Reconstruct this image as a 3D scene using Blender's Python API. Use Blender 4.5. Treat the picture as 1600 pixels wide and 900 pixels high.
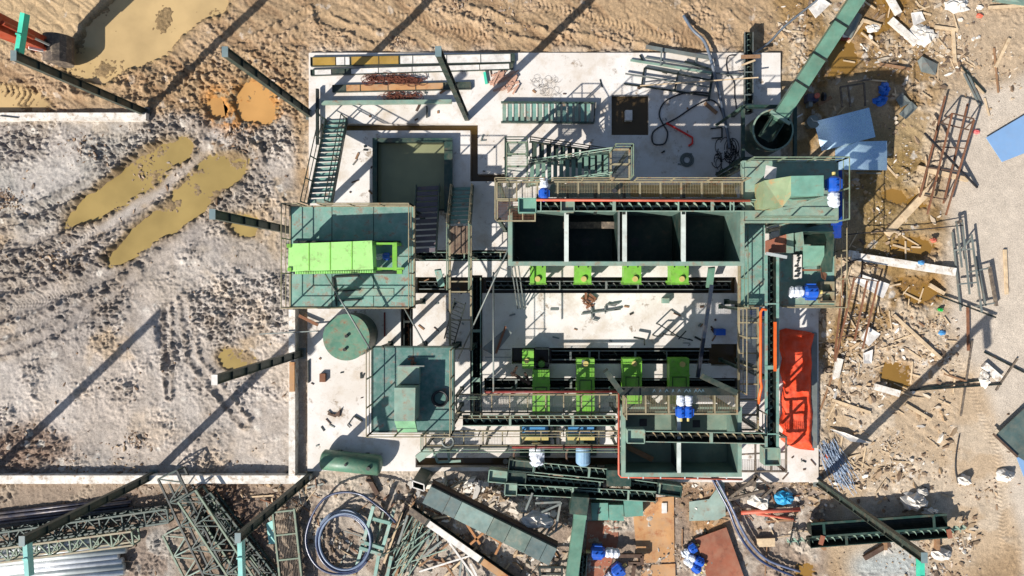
import bpy, math, random
import numpy as np
from mathutils import Vector, Matrix

for _o in list(bpy.data.objects):
    bpy.data.objects.remove(_o)
SC = bpy.context.scene
COL = SC.collection
R = random.Random(11)

# ---------------------------------------------------------------- camera, sky, sun, exposure
# A drone 32 m above the slab looking straight down; every plan measurement is
# turned into metres with P(): 1 photo pixel = 3 cm at ground level.
H, G, NX, NY = 32.0, 0.03, 840.0, 440.0
cd = bpy.data.cameras.new("drone_camera")
cam = bpy.data.objects.new("drone_camera", cd)
COL.objects.link(cam)
cam.location = (0, 0, H)
cd.sensor_width = 36.0
cd.lens = 24.0
cd.shift_x = -(NX - 800) / 1600.0
cd.shift_y = -(450 - NY) / 1600.0
cd.clip_start, cd.clip_end = 0.5, 1000.0
SC.camera = cam

SUN_DIR = Vector((8.19, 7.86, -8.9)).normalized()
SUN_EL = math.asin(-SUN_DIR.z)
SUN_AZ = math.atan2(-SUN_DIR.x, -SUN_DIR.y)
w = bpy.data.worlds.new("World")
SC.world = w
w.use_nodes = True
nt = w.node_tree
sky = nt.nodes.new("ShaderNodeTexSky")
sky.sky_type = 'NISHITA'
sky.sun_disc = False
sky.sun_elevation = SUN_EL
sky.sun_rotation = SUN_AZ
bg = nt.nodes["Background"]
bg.inputs["Strength"].default_value = 0.074
nt.links.new(sky.outputs[0], bg.inputs[0])
sl = bpy.data.lights.new("sun", 'SUN')
sl.energy = 4.6
sl.angle = math.radians(0.5)
sl.color = (1.0, 0.96, 0.90)
so = bpy.data.objects.new("sun", sl)
COL.objects.link(so)
so.rotation_euler = SUN_DIR.to_track_quat('-Z', 'Y').to_euler()
so.location = (-20, -20, 40)
SC.view_settings.view_transform = 'Standard'
SC.view_settings.look = 'None'
SC.view_settings.exposure = 0.58
SC.view_settings.gamma = 1.0
SC.render.engine = 'CYCLES'
SC.cycles.max_bounces = 5
SC.cycles.diffuse_bounces = 3
SC.cycles.glossy_bounces = 2
SC.cycles.transparent_max_bounces = 4

# ---------------------------------------------------------------- helpers
def P(px, py, z=0.0):
    k = G * (H - z) / H
    return Vector(((px - NX) * k, (NY - py) * k, z))

def lin(c):
    c = c / 255.0
    return c / 12.92 if c <= 0.04045 else ((c + 0.055) / 1.055) ** 2.4

def C(r, g, b, k=1.0):
    return (lin(r) * k, lin(g) * k, lin(b) * k)

W = {}

class MB:
    def __init__(s):
        s.v = []; s.f = []
    def add(s, vs, fs):
        n = len(s.v)
        s.v += [tuple(v) for v in vs]
        s.f += [tuple(i + n for i in f) for f in fs]
        return s
    def hexa(s, b, t):
        return s.add(list(b) + list(t), [(3, 2, 1, 0), (4, 5, 6, 7), (0, 1, 5, 4), (1, 2, 6, 5), (2, 3, 7, 6), (3, 0, 4, 7)])
    def box(s, x0, y0, x1, y1, z0, z1):
        x0, x1 = min(x0, x1), max(x0, x1); y0, y1 = min(y0, y1), max(y0, y1)
        q = [(x0, y0), (x1, y0), (x1, y1), (x0, y1)]
        return s.hexa([(a, b, z0) for a, b in q], [(a, b, z1) for a, b in q])
    def pbox(s, a, b, c, d, z0, z1):
        p, q = P(a, b, z1), P(c, d, z1)
        return s.box(p.x, p.y, q.x, q.y, z0, z1)
    def bar(s, a, b, w, h, up=(0, 0, 1)):
        a, b = Vector(a), Vector(b)
        u = (b - a).normalized(); up = Vector(up)
        if abs(u.dot(up)) > 0.98: up = Vector((0, 1, 0))
        n = u.cross(up).normalized() * (w / 2); m = n.cross(u).normalized() * (h / 2)
        return s.hexa([a - n - m, a + n - m, b + n - m, b - n - m], [a - n + m, a + n + m, b + n + m, b - n + m])
    def tube(s, pts, r, n=8, closed=False, caps=True):
        pts = [Vector(p) for p in pts]; N = len(pts); rings = []
        rr = r if isinstance(r, (list, tuple)) else [r] * N
        prev = None
        for i, p in enumerate(pts):
            a = pts[(i - 1) % N] if (closed or i > 0) else p
            b = pts[(i + 1) % N] if (closed or i < N - 1) else p
            t = (b - a).normalized()
            if prev is None:
                ref = Vector((0, 0, 1)) if abs(t.z) < 0.9 else Vector((1, 0, 0))
                nx = t.cross(ref).normalized()
            else:
                nx = (prev - t * prev.dot(t)).normalized()
            prev = nx; ny = t.cross(nx)
            rings.append([p + (nx * math.cos(2 * math.pi * k / n) + ny * math.sin(2 * math.pi * k / n)) * rr[i] for k in range(n)])
        vs = [v for rg in rings for v in rg]; fs = []
        M = N if closed else N - 1
        for i in range(M):
            j = (i + 1) % N
            for k in range(n):
                l = (k + 1) % n
                fs.append((i * n + k, j * n + k, j * n + l, i * n + l))
        if caps and not closed:
            fs.append(tuple(range(n))); fs.append(tuple((N - 1) * n + k for k in reversed(range(n))))
        return s.add(vs, fs)
    def prism(s, pts, t):
        """polygon of points (its own plane) given thickness t downward"""
        pts = [Vector(p) for p in pts]; n = len(pts)
        low = [p - Vector((0, 0, t)) for p in pts]
        fs = [tuple(range(n)), tuple(reversed(range(n, 2 * n)))]
        for i in range(n):
            j = (i + 1) % n
            fs.append((i, i + n, j + n, j))
        return s.add(pts + low, fs)
    def cyl(s, c, r, z0, z1, n=24, r1=None, caps=True):
        r1 = r if r1 is None else r1
        vs = [(c[0] + rr * math.cos(2 * math.pi * k / n), c[1] + rr * math.sin(2 * math.pi * k / n), z) for z, rr in ((z0, r), (z1, r1)) for k in range(n)]
        fs = [(k, (k + 1) % n, n + (k + 1) % n, n + k) for k in range(n)]
        if caps: fs += [tuple(reversed(range(n))), tuple(range(n, 2 * n))]
        return s.add(vs, fs)
    def isec(s, a, b, wid, dep, t, wdir):
        """I-section from a to b; wdir = direction across the flanges' width, the web lies across it"""
        a, b = Vector(a), Vector(b); u = (b - a).normalized()
        wd = Vector(wdir); wd = (wd - u * wd.dot(u)).normalized(); dd = u.cross(wd).normalized()
        for sg in (-1, 1):
            o = dd * (sg * (dep / 2 - t / 2))
            s.bar(a + o, b + o, wid, t, up=dd)
        s.bar(a, b, t, dep - 2 * t, up=dd)
        return s
    def build(s, name, mat, parent=None, smooth=False):
        me = bpy.data.meshes.new(name)
        v = np.array(s.v, dtype=np.float64)
        if parent is None:
            mn, mx = v.min(0), v.max(0)
            org = Vector(((mn[0] + mx[0]) / 2, (mn[1] + mx[1]) / 2, mn[2]))
        else:
            org = W[parent.name]
        v = v - np.array(org)
        me.from_pydata(v.tolist(), [], s.f)
        if smooth:
            me.polygons.foreach_set("use_smooth", [True] * len(me.polygons))
        me.materials.append(mat)
        o = bpy.data.objects.new(name, me)
        COL.objects.link(o)
        if parent is None:
            o.location = org
        else:
            o.parent = parent
        W[o.name] = Vector(org)
        return o

def tag(o, label=None, cat=None, group=None, kind=None):
    if label: o["label"] = label
    if cat: o["category"] = cat
    if group: o["group"] = group
    if kind: o["kind"] = kind
    return o

def thing(name, label, cat, loc, group=None):
    o = bpy.data.objects.new(name, None)
    o.empty_display_size = 0.3
    COL.objects.link(o)
    o.location = loc
    W[o.name] = Vector(loc)
    return tag(o, label, cat, group)

def solo(mb, name, mat, label, cat, group=None, smooth=False, kind=None):
    return tag(mb.build(name, mat, None, smooth), label, cat, group, kind)

def struct(mb, name, mat, kind='structure', smooth=False):
    o = mb.build(name, mat, None, smooth); o["kind"] = kind
    return o

def dup(root, loc, label=None, group=None, rotz=None):
    r = root.copy(); COL.objects.link(r); r.location = loc
    if rotz is not None: r.rotation_euler = (0, 0, rotz)
    if label: r["label"] = label
    if group: r["group"] = group
    W[r.name] = Vector(loc)
    for ch in list(root.children):
        c = ch.copy(); COL.objects.link(c); c.parent = r
        for g in ch.children:
            d = g.copy(); COL.objects.link(d); d.parent = c
    return r

# ---------------------------------------------------------------- materials
MATS = {}
def newmat(name):
    m = bpy.data.materials.new(name); m.use_nodes = True
    return m, m.node_tree, m.node_tree.nodes["Principled BSDF"]

def nd(nt, t, **kw):
    n = nt.nodes.new(t)
    for k, v in kw.items():
        if k in n.inputs: n.inputs[k].default_value = v
        else: setattr(n, k, v)
    return n

def mixc(nt, fac, a, b):
    m = nt.nodes.new("ShaderNodeMix"); m.data_type = 'RGBA'
    for sock, val in ((m.inputs[0], fac), (m.inputs[6], a), (m.inputs[7], b)):
        if hasattr(val, "links"): nt.links.new(val, sock)
        elif isinstance(val, (int, float)): sock.default_value = val
        else: sock.default_value = (*val[:3], 1)
    return m.outputs[2]

def noise(nt, vec, scale, detail=4, rough=0.6, lo=0.0, hi=1.0):
    n = nd(nt, "ShaderNodeTexNoise", Scale=scale, Detail=detail, Roughness=rough)
    nt.links.new(vec, n.inputs["Vector"])
    if (lo, hi) == (0.0, 1.0): return n.outputs[0]
    r = nd(nt, "ShaderNodeMapRange"); r.inputs[1].default_value = lo; r.inputs[2].default_value = hi
    nt.links.new(n.outputs[0], r.inputs[0])
    return r.outputs[0]

def paint(name, col, rough=0.5, metal=0.0, stain=None, stain_amt=0.35, dust=0.15, dustc=(0.36, 0.28, 0.19), scale=1.2, var=0.25, bump=0.0, spec=0.4):
    """weathered surface: base colour with slow variation, dust film, and stains with a shape of their own"""
    if name in MATS: return MATS[name]
    m, nt, b = newmat(name)
    pos = nd(nt, "ShaderNodeNewGeometry").outputs["Position"]
    dark = tuple(c * (1 - var) for c in col); lite = tuple(min(0.9, c * (1 + var)) for c in col)
    c = mixc(nt, noise(nt, pos, scale, 5, 0.65, 0.3, 0.7), dark, lite)
    if dust > 0:
        f = noise(nt, pos, scale * 2.3, 6, 0.7, 0.42, 0.75)
        mu = nd(nt, "ShaderNodeMath", operation='MULTIPLY'); mu.inputs[1].default_value = dust * 2
        nt.links.new(f, mu.inputs[0])
        c = mixc(nt, mu.outputs[0], c, dustc)
    if stain:
        f = noise(nt, pos, scale * 1.7 + 0.7, 7, 0.72, 0.60 - stain_amt * 0.15, 0.68)
        mu = nd(nt, "ShaderNodeMath", operation='MULTIPLY'); mu.inputs[1].default_value = min(1, stain_amt * 1.8)
        nt.links.new(f, mu.inputs[0])
        c = mixc(nt, mu.outputs[0], c, stain)
    nt.links.new(c, b.inputs["Base Color"])
    b.inputs["Metallic"].default_value = metal
    b.inputs["Specular IOR Level"].default_value = spec
    rr = nd(nt, "ShaderNodeMapRange"); rr.inputs[3].default_value = max(0.05, rough - 0.12); rr.inputs[4].default_value = min(1, rough + 0.15)
    nt.links.new(noise(nt, pos, scale * 4, 3), rr.inputs[0]); nt.links.new(rr.outputs[0], b.inputs["Roughness"])
    if bump > 0:
        bp = nd(nt, "ShaderNodeBump", Strength=0.6, Distance=bump)
        nt.links.new(noise(nt, pos, scale * 9, 5, 0.7), bp.inputs["Height"]); nt.links.new(bp.outputs[0], b.inputs["Normal"])
    MATS[name] = m
    return m

RUST = C(140, 78, 45)
TEAL = paint("teal_deck_paint", C(112, 152, 138, .88), .5, 0, RUST, .42, .22, dustc=(.40,.42,.38))
GREEN = paint("dark_green_paint", C(44, 74, 66, .72), .45, 0, RUST, .14, .10)
GREENP = paint("pale_green_paint", C(130, 158, 142, .84), .5, 0, RUST, .34, .2)
GREEND = paint("black_green_paint", C(22, 38, 36, .7), .5, 0, RUST, .08, .06)
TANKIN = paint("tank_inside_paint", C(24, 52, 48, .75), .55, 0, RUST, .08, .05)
TANKW = paint("tank_wall_paint", C(100, 128, 118, .8), .55, 0, C(60, 80, 74), .25, .12)
DUCT = paint("duct_paint", C(100, 142, 122, .80), .42, 0, C(60, 100, 80), .2, .08)
LIME = paint("lime_paint", C(164, 228, 128, .92), .45, 0, C(128, 150, 92), .45, .22, var=.12, scale=1.3)
LIMED = paint("lime_machine_paint", C(122, 192, 62, .82), .45, 0, C(92, 110, 56), .4, .14, var=.16, scale=1.8)
BLUE = paint("blue_enamel", C(20, 88, 190, .85), .3, 0, None, 0, .05, var=.15, spec=.5)
BLUEP = paint("pale_blue_paint", C(78, 150, 205, .75), .4, 0, None, 0, .08)
YELL = paint("yellow_paint", C(212, 192, 116, .8), .45, 0, RUST, .2, .1)
WRAP = paint("white_plastic_wrap", C(222, 228, 238, .85), .35, 0, C(120, 140, 190), .2, .05, scale=6, var=.12, bump=.02)
WHITE = paint("white_sheet", C(228, 222, 214, .85), .7, 0, C(170, 150, 120), .25, .12, scale=3)
REDP = paint("red_oxide_pipe", C(208, 98, 74, .85), .55, 0, C(150, 80, 62), .25, .16)
MAROON = paint("maroon_paint", C(125, 40, 38, .8), .5, 0, RUST, .2, .10)
ORANGE = paint("orange_paint", C(238, 105, 40, .85), .4, 0, None, 0, .05)
TARP = paint("orange_tarpaulin", C(246, 80, 46, .95), .8, 0, C(214, 84, 60), .3, .16, dustc=(.80, .30, .20), var=.14, spec=.12, bump=.02)
RUSTY = paint("rusty_steel", C(128, 82, 56, .85), .8, 0, C(70, 45, 35), .4, .15)
RUSTD = paint("dark_rusty_steel", C(84, 62, 50, .85), .8, 0, C(50, 34, 28), .4, .12)
RUSTPL = paint("rust_plate_tan", C(200, 150, 100, .8), .75, 0, C(150, 88, 50), .55, .25, dustc=C(185, 170, 150, .7), scale=.6)
RUSTPB = paint("rust_plate_brown", C(152, 90, 66, .85), .75, 0, C(110, 66, 50), .4, .15, scale=.8)
REBAR = paint("rebar_rust", C(120, 66, 48, .8), .85, 0, C(70, 40, 32), .5, .05, scale=4)
GALV = paint("galvanised_steel", C(196, 202, 200, .84), .4, .2, None, 0, .06, var=.12)
GALVD = paint("grey_steel", C(128, 136, 132, .8), .5, .3, RUST, .2, .12)
KHAKI = paint("khaki_rail_paint", C(158, 148, 118, .76), .55, 0, RUST, .4, .12, scale=3)
RAILG = paint("green_rail_paint", C(120, 140, 118, .8), .55, 0, RUST, .3, .10, scale=3)
SHEET_SKY = paint("sky_tinted_sheet", C(200, 230, 255, 1.0), .26, .85, None, 0, .0, var=.04)  # bare metal; blue in the base colour stands in for mirrored sky
SHEETM = paint("matt_blue_sheet", C(138, 176, 218, .85), .4, .1, None, 0, .05, var=.05)
TIMBER = paint("dusty_timber", C(214, 188, 152, .85), .85, 0, C(150, 112, 76), .35, .15, scale=3)
TIMBERD = paint("brown_timber", C(150, 112, 80, .85), .85, 0, C(84, 60, 44), .35, .15, scale=3)
CONC = paint("ground_beam_concrete", C(232, 226, 216, .90), .88, 0, C(150, 124, 96), .6, .3, scale=1.6, bump=.015)
BLACK = paint("black_rubber", C(26, 28, 34), .45, 0, None, 0, .05)
HOSE = paint("navy_hose", C(44, 58, 92, .9), .28, 0, None, 0, .04, spec=.6)
HOSE_SHEEN = paint("hose_sheen_grey", C(130, 146, 170, .8), .35, 0, None, 0, .04)  # paler grey painted on alternate turns as the sheen of the navy hose
TURQ = paint("turquoise_primer", C(70, 205, 170, .85), .5, 0, None, 0, .06)
CAPG = paint("grey_blue_plate", C(120, 140, 142, .76), .55, 0, None, 0, .1)
CAPC = paint("pale_cyan_primer", C(150, 215, 205, .85), .55, 0, None, 0, .1)
EXC = paint("excavator_orange", C(176, 62, 30, .85), .45, 0, C(90, 44, 30), .3, .15)
DIRTST = paint("muddy_steel", C(92, 82, 74, .8), .75, 0, C(170, 150, 125), .4, .25, scale=2.5)
COLG = paint("column_green", C(62, 78, 70, .66), .5, 0, RUST, .12, .12)
SACK = paint("white_woven_sack", C(232, 226, 216, .85), .8, 0, C(170, 150, 125), .3, .12, scale=4, var=.1, bump=.03)
PLANKW = paint("walkway_plank", C(120, 98, 82, .85), .85, 0, C(70, 54, 46), .4, .2, scale=2)
GRAPH = paint("dark_grating_steel", C(112, 104, 110, .85), .7, .2, RUST, .2, .1)
OCHW = paint("ochre_sediment", C(176, 140, 62, .85), .5, 0, C(120, 88, 40), .3, .1)
# ---------------------------------------------------------------- terrain: one sheet out to the horizon
def _lat(seed): return np.random.RandomState(seed).rand(256, 256).astype(np.float32)
def vn(x, y, seed):
    T = _lat(seed); xi = np.floor(x).astype(np.int32); yi = np.floor(y).astype(np.int32)
    fx = x - xi; fy = y - yi; fx = fx * fx * (3 - 2 * fx); fy = fy * fy * (3 - 2 * fy)
    x0, x1, y0, y1 = xi & 255, (xi + 1) & 255, yi & 255, (yi + 1) & 255
    return ((T[y0, x0] * (1 - fx) + T[y0, x1] * fx) * (1 - fy) + (T[y1, x0] * (1 - fx) + T[y1, x1] * fx) * fy)
def fbm(x, y, seed, o=4, g=.5):
    s = 0; a = 1; t = 0
    for i in range(o):
        s = s + a * vn(x * 2 ** i + 13.7 * i, y * 2 ** i + 7.3 * i, seed + i); t += a; a *= g
    return s / t
def voro(x, y, seed):
    A, B, Cc = _lat(seed), _lat(seed + 1), _lat(seed + 2)
    xi = np.floor(x).astype(np.int32); yi = np.floor(y).astype(np.int32)
    f1 = np.full(x.shape, 9, np.float32); f2 = f1.copy(); cr = np.zeros_like(f1)
    for dx in (-1, 0, 1):
        for dy in (-1, 0, 1):
            cx, cy = (xi + dx) & 255, (yi + dy) & 255
            d = np.hypot(xi + dx + A[cy, cx] - x, yi + dy + B[cy, cx] - y)
            nearer = d < f1
            f2 = np.where(nearer, f1, np.minimum(f2, d))
            cr = np.where(nearer, Cc[cy, cx], cr); f1 = np.where(nearer, d, f1)
    return f1, f2, cr
def axis(lo, hi, step, far):
    out = [hi]; s = step
    while out[-1] < far: s *= 1.13; out.append(out[-1] + s)
    low = [lo]; s = step
    while low[-1] > -far: s *= 1.13; low.append(low[-1] - s)
    return np.concatenate([np.array(low[:0:-1]), np.arange(lo, hi, step), np.array(out)]).astype(np.float32)
GX = axis(-28.4, 26.4, .046, 420.0); GY = axis(-16.8, 16.0, .046, 420.0)
X, Y = np.meshgrid(GX, GY)
U = X / G + NX; V = NY - Y / G
def blur(m, r):
    if r < 1: return m
    for ax in (0, 1):
        for _ in range(2):
            p = np.pad(m, [(r + 1, r) if a == ax else (0, 0) for a in (0, 1)], mode='edge')
            c = np.cumsum(p, axis=ax, dtype=np.float64)
            n = 2 * r + 1
            m = ((np.take(c, range(n, c.shape[ax]), ax) - np.take(c, range(0, c.shape[ax] - n), ax)) / n).astype(np.float32)
    return m
WU = (fbm(X * .9, Y * .9, 50, 4) - .5); WV = (fbm(X * .9 + 40, Y * .9, 60, 4) - .5)
WU2 = fbm(X * 3.4, Y * 3.4, 350, 3) - .5; WV2 = fbm(X * 3.4 + 9, Y * 3.4, 360, 3) - .5
def poly(pts, warp=14, soft=3):
    u = U + WU * warp * 2 + WU2 * warp; v = V + WV * warp * 2 + WV2 * warp
    ins = np.zeros(U.shape, bool); n = len(pts)
    for i in range(n):
        (x0, y0), (x1, y1) = pts[i], pts[(i + 1) % n]
        if y0 == y1: continue
        cnd = (y0 > v) != (y1 > v)
        ins ^= cnd & (u < (x1 - x0) * (v - y0) / (y1 - y0) + x0)
    return blur(ins.astype(np.float32), soft)
def smooth(a, lo, hi):
    t = np.clip((a - lo) / (hi - lo), 0, 1); return t * t * (3 - 2 * t)

F_big = fbm(X * .22, Y * .22, 3, 4); F_mid = fbm(X * .8, Y * .8, 9, 4); F_fine = fbm(X * 3.2, Y * 3.2, 15, 4, .6)
F_micro = fbm(X * 9, Y * 9, 22, 3, .6)
c1, c2, cr = voro(X * 3.6, Y * 3.6, 31); d1, d2, dr = voro(X * 7.5, Y * 7.5, 41); e1, e2, er = voro(X * 1.5 + WU * 1.2, Y * 1.5 + WV * 1.2, 71)
clod_big = np.clip(1 - (c1 / .62) ** 2, 0, 1) * smooth(cr, .35, 1.0)
clod_small = np.clip(1 - (d1 / .6) ** 2, 0, 1) * smooth(dr, .3, 1.0)
def billow(f, s): return np.abs(2 * fbm(X * f + WU * .6, Y * f + WV * .6, s, 2, .45) - 1) * 1.6
bil1 = billow(1.3, 301); bil2 = billow(2.9, 311); bil3 = billow(5.4, 321); bil4 = billow(10.5, 331)
crack = 1 - smooth(e2 - e1, .02, .10)

left = poly([(-900, 186), (455, 182), (478, 745), (-900, 745)], 6, 4)
top = poly([(-900, -900), (1230, -900), (1230, 82), (484, 84), (470, 190), (-900, 186)], 6, 4)
right = poly([(1215, -900), (1500, -900), (1478, 200), (1482, 480), (1500, 640), (1440, 900), (1280, 760), (1215, 700)], 14, 5)
pad = poly([(1478, 165), (2400, -200), (2400, 1500), (1590, 1500), (1600, 860), (1545, 620), (1482, 500)], 8, 5)
rtop = poly([(1380, -900), (2400, -900), (2400, 210), (1470, 190)], 20, 12)
sandy = poly([(1330, 560), (1480, 500), (1600, 640), (1600, 840), (1500, 905), (1300, 880), (1290, 700)], 20, 12)
bottom = poly([(470, 735), (1290, 745), (1300, 1500), (470, 1500)], 12, 6)
bleft = poly([(-900, 750), (480, 750), (480, 1500), (-900, 1500)], 8, 5)

# rough, wet, clodded patches against trafficked smooth ones
roughp = [[(130, 230), (215, 225), (235, 262), (180, 300), (140, 285)], [(-10, 385), (60, 395), (150, 375), (205, 352), (190, 400), (110, 440), (-10, 455)], [(215, 170), (340, 140), (320, 205), (260, 250), (215, 225)],
          [(330, 190), (470, 185), (460, 250), (395, 240)], [(320, 290), (420, 270), (440, 330), (330, 340)], [(140, 445), (195, 445), (190, 560), (150, 540)], [(248, 480), (272, 490), (272, 610), (255, 600)], [(300, 450), (450, 420), (450, 520), (330, 545)],
          [(0, 670), (70, 660), (115, 700), (60, 745), (-10, 740)], [(300, 750), (380, 752), (420, 830), (370, 870)], [(-10, 195), (60, 200), (80, 240), (20, 260), (-10, 250)], [(30, 560), (75, 545), (60, 590), (20, 590)], [(185, 600), (205, 605), (205, 660), (190, 650)], [(110, 590), (140, 600), (120, 630)], [(60, 310), (130, 320), (110, 350), (40, 345)]]
rough = np.zeros(U.shape, np.float32)
for q in roughp: rough = np.maximum(rough, poly(q, 22, 8))
rough = np.clip(rough * 1.0 + smooth(F_mid, .58, .74) * .5 * left, 0, 1)
rough = np.maximum(rough, smooth(F_mid, .5, .68) * .45 * np.clip(top + right + bottom + bleft, 0, 1))
rough = np.maximum(rough, .8 * poly([(110, 120), (480, 60), (485, 200), (230, 180)], 16, 8))
soft_mud = poly([(-60, -60), (250, -60), (230, 40), (160, 90), (90, 60), (-60, 95)], 12, 8)
calm = np.clip(pad + soft_mud * .9 + .75 * sandy + rtop * .3, 0, 1); rough *= (1 - .92 * calm)

h = (F_big - .5) * .22 + (F_mid - .5) * .11 + (F_fine - .5) * .055 + (F_micro - .5) * .034
h = h * (1 - .75 * calm)
h += rough * ((bil1 - .3) * .07 + (bil2 - .3) * .08 + (bil3 - .3) * .08 + (bil4 - .3) * .09 + clod_small * .05 + smooth(fbm(X * 1.9 + WU2, Y * 1.9 + WV2, 401, 3, .55), .47, .53) * .065 + smooth(fbm(X * 4.4 + WU2, Y * 4.4, 411, 3, .6), .48, .54) * .055 + smooth(fbm(X * 8.5, Y * 8.5, 421, 2, .6), .5, .58) * .05 - .08)
h += (1 - calm) * ((bil2 - .3) * .022 + (bil3 - .3) * .026 + (bil4 - .3) * .02) * (.35 + 1.3 * smooth(F_mid, .4, .6))
h += (1 - calm) * (clod_small * .022)
h -= crack * .06 * np.clip(poly([(-50, 330), (160, 320), (200, 380), (130, 560), (-50, 540)], 18, 8) + top * .55 + .25 * right, 0, 1)
# scraped furrows running down to the right in the top strip, tyre lugs on the left
ca, sa = math.cos(-.62), math.sin(-.62)
A1 = X * ca + Y * sa; B1 = -X * sa + Y * ca
fur = fbm(A1 * .35, B1 * 1.9, 90, 4, .6)
h += (np.abs(fur - .5) * -0.26 + .02) * (top + .45 * right * (1 - pad))
rut = fbm((X * .8 + Y * .55) * .18, (X * -.55 + Y * .8) * 1.3, 97, 4, .55)
h += (rut - .5) * .34 * left * poly([(-60, 200), (420, 190), (440, 470), (-60, 520)], 10, 30)
RUT = np.zeros(U.shape, np.float32)
def furrow(pts, width, depth, lip):
    # a wheel rut: a shallow channel with pushed up lips
    global h, RUT
    dmin = np.full(U.shape, 1e3, np.float32); u = U + WU * 10; v = V + WV * 10
    for (a0, b0), (a1, b1) in zip(pts, pts[1:]):
        L2 = (a1 - a0) ** 2 + (b1 - b0) ** 2
        t = np.clip(((u - a0) * (a1 - a0) + (v - b0) * (b1 - b0)) / L2, 0, 1)
        dmin = np.minimum(dmin, np.hypot(u - a0 - t * (a1 - a0), v - b0 - t * (b1 - b0)))
    q = dmin / width
    RUT = np.maximum(RUT, np.exp(-((q - 1.1) / .5) ** 2) * min(1, depth / .06))
    rgh = smooth(fbm(X * 3.1, Y * 3.1, 431, 3, .6), .46, .54) * .07 + (bil3 - .3) * .06
    h = h + rgh * np.exp(-((q - 1.15) / .55) ** 2)
    h = h - depth * np.exp(-(q * 1.4) ** 4) * (.6 + .8 * F_mid) + lip * np.exp(-((q - 1.25) / .32) ** 2) * (.3 + 1.4 * bil2)
for pts, wd, dp, lp in (([(-40, 500), (60, 470), (170, 420), (290, 330), (390, 245)], 17, .07, .10), ([(-40, 385), (40, 372), (130, 330), (230, 255), (300, 205)], 17, .07, .10), ([(-40, 440), (90, 400), (200, 330), (330, 236)], 12, .05, .05),
                        ([(-40, 560), (80, 520), (160, 470), (210, 430)], 10, .04, .06), ([(262, 480), (262, 620)], 6, .05, .05), ([(-40, 330), (60, 330), (140, 290), (200, 230)], 9, .04, .06), ([(380, 660), (300, 560), (290, 470)], 8, .03, .04),
                        ([(120, 140), (230, 150), (330, 110), (480, 20)], 9, .04, .07), ([(500, 30), (640, 75)], 8, .03, .04), ([(700, 10), (860, 60), (1000, 80)], 9, .03, .04)):
    furrow(pts, wd, dp, lp)
h = np.where(np.abs(h) > .3, np.sign(h) * (.3 + (np.abs(h) - .3) * .4), h)
h = np.maximum(h, -.085)

# puddles: the ground dips below the level of the water sheets
puddles = {"tan": [[(92, 92), (128, 62), (150, 20), (190, -10), (245, -30), (345, -40), (362, 22), (300, 45), (250, 90), (180, 118), (160, 140), (105, 116)], [(-30, 128), (60, 146), (95, 172), (-30, 172)]],
           "ochre": [[(70, 372), (120, 322), (190, 262), (250, 222), (300, 212), (312, 228), (262, 268), (205, 312), (150, 345)], [(160, 412), (190, 372), (262, 312), (330, 246), (390, 238), (382, 272), (330, 318), (250, 375), (190, 408)],
                     [(325, 552), (360, 543), (405, 556), (402, 572), (362, 578)], [(1268, 150), (1300, 60), (1370, -20), (1430, -20), (1400, 40), (1350, 70), (1340, 105), (1300, 125)],
                     [(1362, 305), (1400, 295), (1465, 318), (1455, 330), (1400, 325)], [(1370, 370), (1470, 372), (1474, 405), (1400, 402)], [(1385, 430), (1475, 425), (1470, 470), (1420, 480)], [(1372, 570), (1420, 562), (1425, 610), (1380, 606)], [(352, 330), (400, 340), (395, 365), (360, 360)], [(1238, 888), (1275, 886), (1285, 910), (1235, 905)]],
           "orange": [[(360, 150), (385, 128), (420, 130), (438, 150), (430, 192), (385, 190), (365, 180)], [(318, 165), (345, 150), (352, 175), (340, 200)]]}
wet = np.zeros(U.shape, np.float32)
for k, L in puddles.items():
    for q in L:
        big = (q[0][0] < 460)
        m = poly(q, 13 if big else 17, 6 if big else 7); wet = np.maximum(wet, m if big else m * .8)
wetd = smooth(wet, .18, .62)
h = h * (1 - .85 * wetd) - .16 * wetd + wetd * (F_mid - .5) * .32 + wetd * (1 - wetd) * ((bil3 - .3) * .5 + (bil2 - .3) * .4) + wetd * clod_small * .04

# lug prints of the machines' tyres and tracks
def track(pts, width, pitch, amp):
    global h
    run = 0
    for (a0, b0), (a1, b1) in zip(pts, pts[1:]):
        L = math.hypot(a1 - a0, b1 - b0); ux, uy = (a1 - a0) / L, (b1 - b0) / L
        s = (U - a0) * ux + (V - b0) * uy; t = -(U - a0) * uy + (V - b0) * ux
        m = ((s >= 0) & (s < L) & (np.abs(t) < width)).astype(np.float32)
        h = h + blur(m, 1) * (amp * np.sign(np.sin((s + run + .5 * np.abs(t)) * 2 * math.pi / pitch)) - amp * .8) * (.5 + F_mid)
        run += L
for pts, wd, pt, am in (([(-10, 140), (70, 152)], 14, 9, .05), ([(0, 412), (70, 392), (150, 360)], 8, 5, .03), ([(-5, 484), (60, 470), (140, 452)], 7, 5, .028), ([(300, 470), (350, 540), (380, 620)], 8, 6, .025), ([(60, 330), (170, 300), (250, 250)], 7, 6, .03), ([(600, 20), (760, 62)], 9, 7, .03), ([(840, 10), (1000, 50), (1110, 78)], 9, 7, .03), ([(1500, 560), (1560, 700), (1570, 860)], 9, 6, .012)):
    track(pts, wd, pt, am)
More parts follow.
